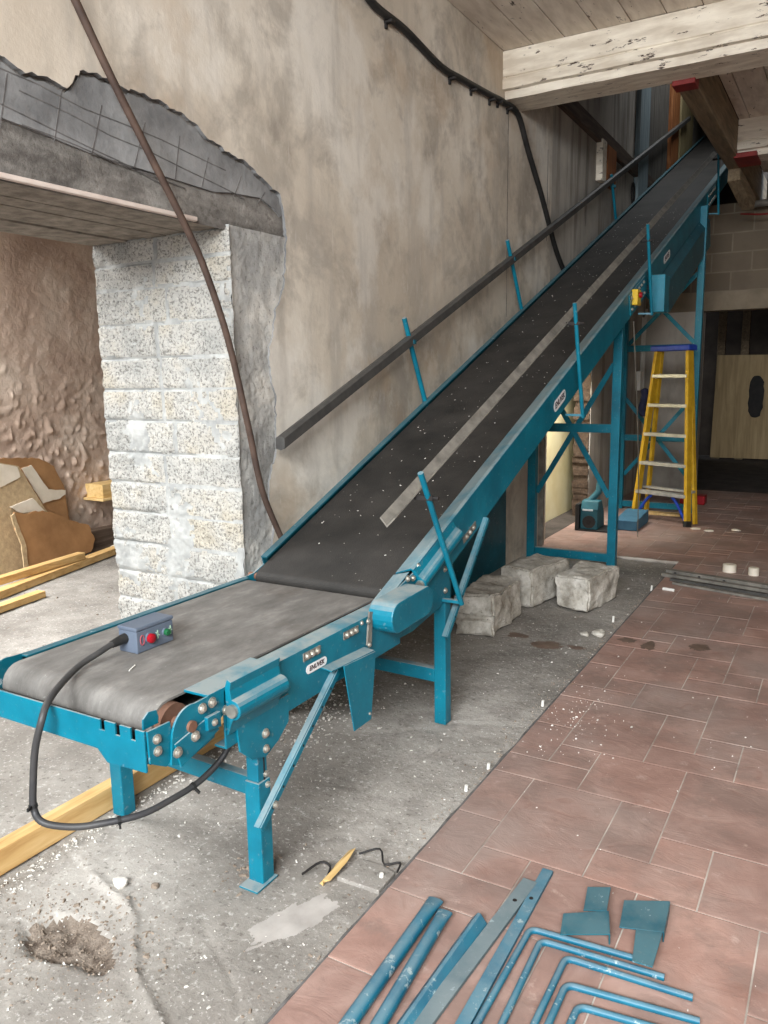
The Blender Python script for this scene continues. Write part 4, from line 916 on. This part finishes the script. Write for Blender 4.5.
MB().bar((-4.30, 2.55, 0.024), (-4.40, 3.14, 0.022), 0.07, 0.042).rough(0.004, 6, 5).build('pine_batten', M['plank'], label='short pine batten nearest, split end pointing at the block pillar', cat='plank', bevel=0.003)
MB().box(-5.375, -5.17, 4.33, 4.60, 0.42, 0.53).box(-5.375, -5.14, 4.30, 4.60, 0.40, 0.42).build('wood_shelf', M['plank_x'], label='small pale wooden ledge on the rough wall beside the block pillar', cat='ledge', bevel=0.003)
MB().box(-5.28, -5.18, 4.05, 4.75, 0.0, 0.17).build('dark_board', M['diag_timber'], label='dark brown board standing at the wall foot behind the pillar', cat='board', bevel=0.003)
m = MB()
for k in range(3): m.tube(smooth_path([(-5.05+.02*k, 4.22+.05*k, .02+.01*k), (-5.02, 4.28+.03*k, .05), (-5.0+.03*k, 4.36, .03), (-4.98, 4.42, .01)], 4), 0.012, 7)
m.build('plastic_bag', M['cream_cap'], label='crumpled pale plastic scrap at the end of the long batten', cat='scrap', smooth=True)

# ------------------------------------------------------------------ cables on the long wall
pts = [(3.30, 3.20), (3.448, 3.082), (3.785, 3.066-.0), (4.179, 3.018), (4.477, 3.032), (4.874, 3.06), (5.10, 3.088), (5.353, 3.078), (5.553, 2.889), (5.812, 2.673), (6.001, 2.494), (6.202, 2.303), (6.45, 2.14)]
bc = MB().tube(smooth_path([(WX+0.02, y, z-0.01 if 5.05 < y < 5.5 else z) for y, z in pts], 6), 0.019, 10).build('wall_cable', M['rubber'], smooth=True, label='thick black cable clipped along the wall and dropping behind the conveyor', cat='cable')
for y, z in ((3.62, 3.07), (4.33, 3.02), (4.62, 3.04), (4.9, 3.06), (5.03, 3.08), (5.2, 3.085)):
    MB().box(WX-0.001, WX+0.045, y-0.012, y+0.012, z-0.028, z-0.016).box(WX-.001, WX+.012, y-.008, y+.008, z-.05, z-.02).build('cable_clip', M['dark'], bc)
pts = [(1.60, 2.62), (1.712, 2.448), (1.822, 2.281), (1.964, 2.084), (2.105, 1.89), (2.192, 1.751), (2.296, 1.512), (2.387, 1.193), (2.455, 0.931), (2.559, 0.728), (2.602, 0.656), (2.62, 0.50)]
MB().tube(smooth_path([(-2.0, y, z) for k, (y, z) in enumerate(pts)], 6), 0.0125, 10).build('hanging_cable', M['cable_brown'], smooth=True, label='brown dusty cable slanting down the wall across the block pillar', cat='cable')

# ------------------------------------------------------------------ things on the wall above the incline
m = MB().bar((WX+.022, 5.9, 3.42), (WX+.022, 9.6, 3.36), 0.045, 0.13); m.build('wall_batten', M['diag_timber'], label='dark brown batten fixed along the wall above the incline', cat='batten', bevel=0.004)
m = MB().box(WX+.001, WX+.06, 7.30, 7.43, 3.02, 3.36); wb = m.build('bracket_block', M['beam_paint'], label='white painted wooden stub on the wall above the black guide rail', cat='wood block', bevel=0.004)
m = MB().box(WX+.001, WX+.05, 7.50, 7.80, 3.03, 3.36); m.build('wood_stub', M['orange_timber'], label='reddish brown wooden stub beside the white one on the wall', cat='wood block', bevel=0.004)
MB().tube([(WX+.02+.0*k, 8.60+0.06*math.cos(k*math.pi/8), 3.14+0.10*math.sin(k*math.pi/8)) for k in range(17)], 0.010, 8, False).build('wall_ring', M['dark'], smooth=True, label='dark wire loop on the wall just above the belt', cat='ring')
MB().box(WX+.001, WX+.05, 8.68, 9.10, 2.7, 4.6).build('upright_board', M['blue_board'], label='faded blue-grey upright board where the incline passes through the floor', cat='board', bevel=0.004)
m = MB()
for k in range(4): m.box(WX+.001, WX+.03, 9.13+k*.25, 9.37+k*.25, 3.0, 5.2)
m.build('upright_planking', M['grey_board'], label='dark grey vertical planking between the blue board and the orange post', cat='planking', bevel=0.004)
MB().box(WX+.014, WX+.06, 10.20, 10.62, 3.2, 5.2).rough(0.01, 5).build('rough_post', M['orange_timber'], label='rough orange brown post beside the pale post at the hatch', cat='post')
MB().box(WX+.001, WX+.055, 10.75, 11.55, 3.4, 5.4).build('pale_post', M['pale_timber'], label='pale timber post at the top of the incline', cat='post', bevel=0.005)
m = MB().bar((-1.02, 7.9, 3.05), (-0.95, 8.5, 2.90), 0.11, 0.12).rough(0.02, 6, 3).build('broken_timber', M['old_timber'], label='broken timber end hanging below the far end of the trimmer beam', cat='timber')
MB().tube([(-1.05, 9.25, 3.02), (1.4, 9.25, 3.10)], 0.035, 10).build('horizontal_pipe', M['galv'], smooth=True, label='pale horizontal pipe along the back wall under the ceiling', cat='pipe')
MB().tube(smooth_path([(-1.10, 9.18, 2.93), (-0.9, 9.15, 2.90), (-0.7, 9.15, 2.91), (-0.5, 9.17, 2.97), (-0.4, 9.2, 3.0)], 5), 0.010, 8).build('red_cable', M['red_steel'], smooth=True, label='red cable looped under the horizontal pipe on the back wall', cat='cable')

# ------------------------------------------------------------------ doorway and rear objects
MB().box(-2.36, -2.33, 6.15, 8.4, 0.011, 1.9).build('yellow_board', M['yellow_board'], label='pale yellow board closing the doorway behind the first trestle', cat='board', bevel=0.003)
m = MB().px([(4.25, 0.012), (5.20, 0.02), (5.195, 0.62), (4.30, 0.55)], -2.048, -2.042); m.build('sheet_panel', M['blue_dark'], label='dark teal steel sheet leaning on the wall behind the concrete blocks', cat='steel sheet', bevel=0.001)
MT = thing('portable_machine', (-1.88, 6.86, 0.008), 'small teal boxy machine with upright handle on the tiles by the doorway', 'machine')
MB().px([(6.70, 0.02), (6.70, 0.20), (6.74, 0.27), (6.84, 0.27), (6.92, 0.16), (6.94, 0.02)], -1.95, -1.80).build('casing', M['tool_teal'], MT, bevel=0.012)
MB().box(-1.99, -1.955, 6.68, 6.95, 0.008, 0.24).build('side_frame', M['rubber'], MT, bevel=0.005)
MB().tube([(-1.90, 6.80, 0.25), (-1.84, 6.86, 0.33), (-1.825, 6.88, 0.43)], [0.030, 0.03, 0.034], 10).build('handle', M['tool_teal'], MT, smooth=True)
wh = MB().tube([(-1.87, 6.685, 0.09), (-1.87, 6.70, 0.09)], 0.055, 18).build('wheel', M['rubber'], MT, smooth=True)
MB().tube([(-1.87, 6.680, 0.09), (-1.87, 6.69, 0.09)], 0.022, 14).build('hub', M['dark'], wh, smooth=True)
MB().box(-1.93, -1.84, 6.694, 6.70, 0.185, 0.20).build('label', M['label_white'], MT)
MB().box(-1.99, -1.70, 6.68, 6.95, 0.009, 0.024).build('base', M['rubber'], MT, bevel=0.003)
MB().px([(6.85, 0.012), (6.84, 0.10), (7.30, 0.13), (7.32, 0.03), (7.28, 0.012)], -1.69, -1.50).build('plastic_tray', M['tray'], label='blue plastic tray on the floor at the left foot of the ladder', cat='tray', bevel=0.006)
m = MB().box(-1.44, -1.20, 8.50, 8.66, 0.01, 0.10); m.build('toolbox', M['red'], label='red box on the floor behind the right foot of the ladder', cat='box', bevel=0.01)
MB().box(-1.72, -1.30, 7.72, 7.84, 0.009, 0.03).rough(0.01, 9).build('wood_offcut', M['plank_x'], label='pale wood offcut on the floor under the lowest ladder step', cat='offcut')
PL_ = MB(); poly = [(-1.80, 0.03), (-0.70, 0.03), (-0.70, 1.56), (-1.77, 1.575)]
PL_.py(poly, 13.05, 13.07); pls = PL_.build('plywood_sheet', M['ply'], label='large plywood sheet with a dark ragged hole in the far room', cat='plywood sheet', bevel=0.002)
hp = []
for k in range(28):
    a = 2*math.pi*k/28; hp.append((-1.205+0.105*math.copysign(abs(math.cos(a))**0.7, math.cos(a))+0.03*noise.noise(V((k*.9, 1, 0))), 0.955+0.31*math.copysign(abs(math.sin(a))**0.8, math.sin(a))))
MB().py(hp, 13.044, 13.052).build('hole', M['dark'], pls, label='dark ragged hole')
MB().box(-1.79, -1.68, 13.12, 13.2, 0.0, 2.25).build('timber_stud', M['old_timber'], label='left timber stud rising behind the plywood sheet', cat='stud', bevel=0.004)
MB().box(-1.46, -1.35, 13.12, 13.2, 0.0, 2.25).build('timber_stud', M['old_timber'], label='right timber stud rising behind the plywood sheet', cat='stud', bevel=0.004)
# white conduit and socket on the long wall behind the ladder
MB().tube(smooth_path([(WX+.02, 9.42, 2.05), (WX+.02, 9.41, 1.95), (WX+.02, 9.38, 1.85), (WX+.02, 9.38, 0.95)], 4), 0.016, 8).tube([(WX+.02, 9.28, 1.95), (WX+.02, 9.27, 1.2)], 0.014, 8).build('conduit', M['white_plastic'], smooth=True, label='pair of white conduits running down the wall behind the ladder', cat='conduit')
MB().box(WX+.0, WX+.05, 9.12, 9.24, 1.15, 1.36).build('wall_socket', M['white_plastic'], label='white wall socket box left of the ladder top', cat='socket', bevel=0.006)
MB().tube(smooth_path([(-1.30, 5.60, 1.70), (-1.36, 6.1, 1.0), (-1.42, 6.5, 0.4), (-1.44, 6.62, 0.012)], 5), 0.004, 6).build('thin_cord', M['galv'], smooth=True, label='thin pale cord hanging from the drive down to the tiles', cat='cord')

# bundle of grey strips lying on the far tiles, white cups
B0 = [((-0.985, 5.47, 0.030), (0.45, 5.16, 0.030), 0.050, 0.034, 'galv', 'grey channel strip with holes, rearmost on the far tiles'),
      ((-1.00, 5.40, 0.022), (0.45, 5.09, 0.022), 0.040, 0.024, 'galv', 'thin grey metal strip just in front of the channel strip'),
      ((-0.93, 5.31, 0.018), (0.45, 5.00, 0.018), 0.036, 0.018, 'rail', 'darker metal strip, third from the back of the bundle'),
      ((-0.90, 5.23, 0.016), (0.45, 4.90, 0.016), 0.036, 0.016, 'galv', 'flattest dusty metal strip, nearest of the bundle')]
for a, b, w_, h_, mt, lb in B0:
    o = MB().bar(a, b, w_, h_).rough(0.003, 6).build('metal_strip', M[mt], label=lb, cat='metal strip', group='metal strips on the far tiles', bevel=0.002)
    if 'holes' in lb:
        d = (V(b)-V(a)).normalized()
        for k in (0.06, 0.22, 0.38):
            p = V(a)+d*k; MB().tube([p+V((0, -0.0262, 0)), p+V((0, -0.0275, 0))], 0.009, 10).build('hole', M['dark'], o)
for x, y, r, lb in ((-0.626, 5.73, 0.045, 'wide round white plastic cup standing behind the metal strips'), (-0.472, 5.70, 0.034, 'smaller white plastic cup to the right of the wide one')):
    z0 = 0.009; m = MB().tube([(x, y, z0), (x, y, z0+.05), (x, y, z0+.052), (x, y, z0+.02)], [r, r*.96, r*.82, r*.78], 20); m.build('plastic_cup', M['cream_cap'], smooth=True, label=lb, cat='cup')
MB().tube([(-0.93, 5.05, 0.018), (-0.86, 5.04, 0.018)], 0.010, 8).build('white_plug', M['white_plastic'], smooth=True, label='small white plug lying at the near end of the metal strips', cat='plug')

# small things: plastic wall plugs stuck in the concrete, wood wedge, loose tile piece, rubble
for k, (x, y, h_, lb) in enumerate(((-1.024, 1.70, .020, 'white plastic anchor standing beside the loose brown slab piece'), (-1.017, 2.25, .018, 'white plastic anchor at the tile edge, nearer of the close pair'), (-1.010, 2.425, .018, 'white plastic anchor at the tile edge, farther of the close pair'), (-1.02, 3.03, .022, 'white plastic anchor at the tile edge beyond the mid leg'), (-1.05, 4.30, .030, 'white plastic anchor beside the squarest concrete block'), (-1.0, 5.05, .03, 'white plastic anchor in front of the metal strips'))):
    MB().tube([(x, y, -.008), (x+.002, y, h_)], [0.0065, 0.006], 8).build('plastic_anchor', M['white_plastic'], smooth=True, label=lb, cat='anchor', group='white plastic anchors along the tile edge')
m = MB(); m.prism([(0, 0), (0.022, 0.004), (0.026, 0.10), (0.018, 0.17), (0.006, 0.09)], lambda p: (-1.150-p[0]*.5+p[1]*-.1, 1.600+p[1], 0.001), lambda p: (-1.150+p[0]+p[1]*-.1, 1.600+p[1], 0.020))
m.build('wood_wedge', M['plank_x'], label='splintered pale wood wedge on the concrete near the front leg', cat='wood wedge', bevel=0.001)
m = MB(); m.pz([(-1.135, 1.645), (-1.0, 1.645), (-1.0, 1.735), (-1.05, 1.75), (-1.12, 1.745)], -0.004, 0.009); m.rough(0.004, 12).build('slab_piece', M['floor'], label='loose flat slab piece between the wood wedge and the tile edge', cat='slab', bevel=0.002)
m = MB(); m.tube(smooth_path([(-1.22, 1.60, 0.012), (-1.20, 1.66, 0.02), (-1.17, 1.665, 0.015), (-1.16, 1.64, 0.006)], 4), 0.0035, 6); m.build('wire_scrap', M['dark'], smooth=True, label='short curled dark wire on the concrete beside the front leg foot', cat='wire')
m = MB(); m.tube(smooth_path([(-1.13, 1.755, 0.014), (-1.08, 1.79, 0.025), (-1.04, 1.745, 0.016), (-1.0, 1.765, 0.022), (-0.99, 1.73, 0.016)], 4), 0.003, 6); m.build('wire_scrap', M['dark'], smooth=True, label='thin dark wire curling over the loose slab piece', cat='wire')
def stone(name, p, r, seed, mat, label):
    m = MB(); bm = bmesh.new(); bmesh.ops.create_icosphere(bm, subdivisions=2, radius=1)
    m.add([V(p)+V((v.co.x*r*1.2, v.co.y*r, (v.co.z*0.65+0.5)*r)) for v in bm.verts], [tuple(v.index for v in f.verts) for f in bm.faces]); bm.free()
    m.rough(r*0.35, 0.9/r, seed); return m.build(name, mat, label=label, cat='stone')
stone('rubble_stone', (-1.645, 1.335, -0.004), 0.020, 3, M['chips'], 'white lump of rubble on the concrete near the pine plank')
stone('rubble_stone', (-1.555, 1.375, -0.004), 0.011, 5, M['chips_dark'], 'small brown rubble stone beside the white lump')
stone('rubble_stone', (-1.055, 4.02, -0.004), 0.030, 8, M['stone'], 'flat broken chunk beside the squarest block at the tile edge')
stone('rubble_stone', (-1.12, 3.99, -0.004), 0.022, 9, M['stone'], 'smaller broken chunk next to the flat one at the tile edge')
for x, y, lb, s in ((-1.08, 7.19, 'pale plaster flake at the ladder right foot', 1), (-0.96, 7.14, 'longer pale plaster flake just right of the ladder foot', 2), (-0.76, 7.27, 'lone pale flake on the tiles right of the ladder', 3)):
    o = stone('plaster_flake', (x, y, 0.006), 0.035, 20+s, M['cream_cap'], lb)
    for v in o.data.vertices: v.co.z *= 0.45
# damp oil marks and a cement patch: thin films that follow the floor
def film(name, x, y, a_, b__, seed, mat, label, cat, rot=0.0, step=0.006, amp=0.4, lift=0.0012):
    m = MB(); ids = {}; R_ = max(a_, b__)*1.6; n = int(2*R_/step)
    def ins(px, py):
        dx, dy = px-x, py-y; c, s_ = math.cos(rot), math.sin(rot); u, v = (dx*c+dy*s_)/a_, (-dx*s_+dy*c)/b__
        return u*u+v*v < (1+amp*noise.noise(V((u*1.3, v*1.3, seed*3.7)))+0.5*amp*noise.noise(V((u*4, v*4, seed*1.9))))**2
    def vid(i, j):
        if (i, j) not in ids:
            px, py = x-R_+i*step, y-R_+j*step; ids[(i, j)] = len(m.v); m.v.append(V((px, py, (0.0092 if px > GX else floor_h(px, py)) + lift)))
        return ids[(i, j)]
    for i in range(n):
        for j in range(n):
            if ins(x-R_+(i+.5)*step, y-R_+(j+.5)*step): m.f.append((vid(i, j), vid(i+1, j), vid(i+1, j+1), vid(i, j+1))); m.mi.append(0)
    return m.build(name, mat, label=label, cat=cat, smooth=True)
for k, (x, y, a_, b__, nm) in enumerate(((-1.255, 3.765, .075, .065, 'concrete between the blocks and the tile edge, largest'), (-1.43, 3.84, .055, .045, 'concrete at the foot of the split block'), (-1.11, 3.80, .045, .032, 'concrete close to the tile edge'), (-0.90, 3.99, .045, .03, 'first tile beyond the edge'), (-0.785, 3.955, .034, .06, 'tiles, the roundest one'), (-0.56, 4.04, .052, .045, 'tiles, farthest right of the row'))):
    film('oil_stain', x, y, a_, b__, k+1, M['stain'], 'dark oil stain on the ' + nm, 'stain')
film('screed_patch', -1.145, 1.43, .05, .135, 9, M['floor_light'], 'pale smooth cement patch on the floor near the tile edge', 'cement patch', -0.35, 0.003, 0.5)
# loose chips and dust crumbs nobody could count
def chips(name, n, sampler, mat, label, r0, r1, zf):
    m = MB()
    for _ in range(n):
        x, y = sampler(); r = random.uniform(r0, r1)**1.0 * (0.5+random.random()**3); z = zf(x, y)
        a = random.uniform(0, 6.28); ca, sa = math.cos(a), math.sin(a); l = random.uniform(.7, 2.0)
        base = [(-l, -.6), (l*.8, -.7), (l, .5), (-l*.7, .8)]
        vs = [(x+r*(p*ca-q*sa), y+r*(p*sa+q*ca), z-.001) for p, q in base] + [(x+r*.6*(p*ca-q*sa), y+r*.6*(p*sa+q*ca), z+r*random.uniform(.5, 1.1)) for p, q in base]
        m.add(vs, [(0, 1, 5, 4), (1, 2, 6, 5), (2, 3, 7, 6), (3, 0, 4, 7), (4, 5, 6, 7)])
    return m.build(name, mat, label=label, cat='debris', kind='stuff')
random.seed(11)
fz = floor_h
def s_plank():
    y = random.uniform(0.9, 3.2); return (-1.955+abs(random.gauss(0, .035)) if random.random() < .7 else -2.02-abs(random.gauss(0, .03)), y)
def s_far(): return (random.gauss(-1.80, .10), random.gauss(2.45, .28))
def s_hollow(): return (random.gauss(-1.60, .16), random.gauss(1.13, .09))
def s_all():
    return (random.uniform(-2.0, -1.0), 0.9+4.6*random.random()**1.4)
def s_edge(): return (GX-abs(random.gauss(0, .035))-.004, random.uniform(0.9, 5.2))
def s_leg(): return (random.gauss(-1.37, .03), random.gauss(1.57, .05))
chips('white_chips', 1300, s_plank, M['chips'], 'white plaster crumbs along the pine plank', .0018, .0048, fz)
chips('white_chips', 420, s_far, M['chips'], 'white plaster crumbs heaped under the flat conveyor', .002, .0065, fz)
chips('rubble_crumbs', 800, s_hollow, M['chips_dark'], 'brown rubble crumbs around the broken hollow in the floor', .0015, .0045, fz)
chips('floor_crumbs', 1100, s_all, M['chips'], 'fine pale crumbs scattered over the concrete strip', .0010, .0034, fz)
chips('edge_crumbs', 700, s_edge, M['chips_dark'], 'brown crumbs along the broken edge of the tiles', .0015, .0045, fz)
chips('leg_crumbs', 120, s_leg, M['chips_dark'], 'crumbs heaped at the foot of the front leg', .002, .006, fz)
def s_tile(): return (random.uniform(-.97, .2), random.uniform(1.6, 5.2))
def s_tile2(): return (random.gauss(-.86, .09), random.gauss(3.0, .22))
chips('tile_specks', 160, s_tile, M['chips'], 'sparse pale specks on the tiled floor', .001, .003, lambda x, y: .0092)
chips('tile_specks', 150, s_tile2, M['chips'], 'cluster of white specks on the tiles near the edge', .001, .003, lambda x, y: .0092)
def s_room(): return (random.uniform(-4.6, -2.9), random.uniform(1.8, 4.4))
chips('room_crumbs', 300, s_room, M['chips_dark'], 'crumbs on the floor of the side room', .002, .006, fz)
# specks lying on the inclined belt
m = MB()
for _ in range(260):
    s = random.uniform(0.1, 6.0); x = random.uniform(-1.94, -1.39); p = I(s, x, 0.0012); r = random.uniform(.0010, .0032); a = random.uniform(0, 6.28)
    t1 = V((1, 0, 0))*math.cos(a)+V((0, CC, SS))*math.sin(a); n_ = V((0, -SS, CC)); t2 = n_.cross(t1)
    q = [p+t1*r*1.6, p+t2*r*.7, p-t1*r*1.3, p-t2*r*.8]
    m.add(q+[v+n_*r*.7 for v in q], [(0, 1, 5, 4), (1, 2, 6, 5), (2, 3, 7, 6), (3, 0, 4, 7), (4, 5, 6, 7)])
m.build('belt_specks', M['chips'], label='pale specks of debris lying on the dark inclined belt', cat='debris', kind='stuff')
MB().bar((-1.60, 1.38, 0.614), (-1.615, 1.415, 0.616), 0.003, 0.002).build('splinter', M['white_plastic'], label='small white splinter on the flat belt beside the cable', cat='splinter')
bpy.context.view_layer.update()
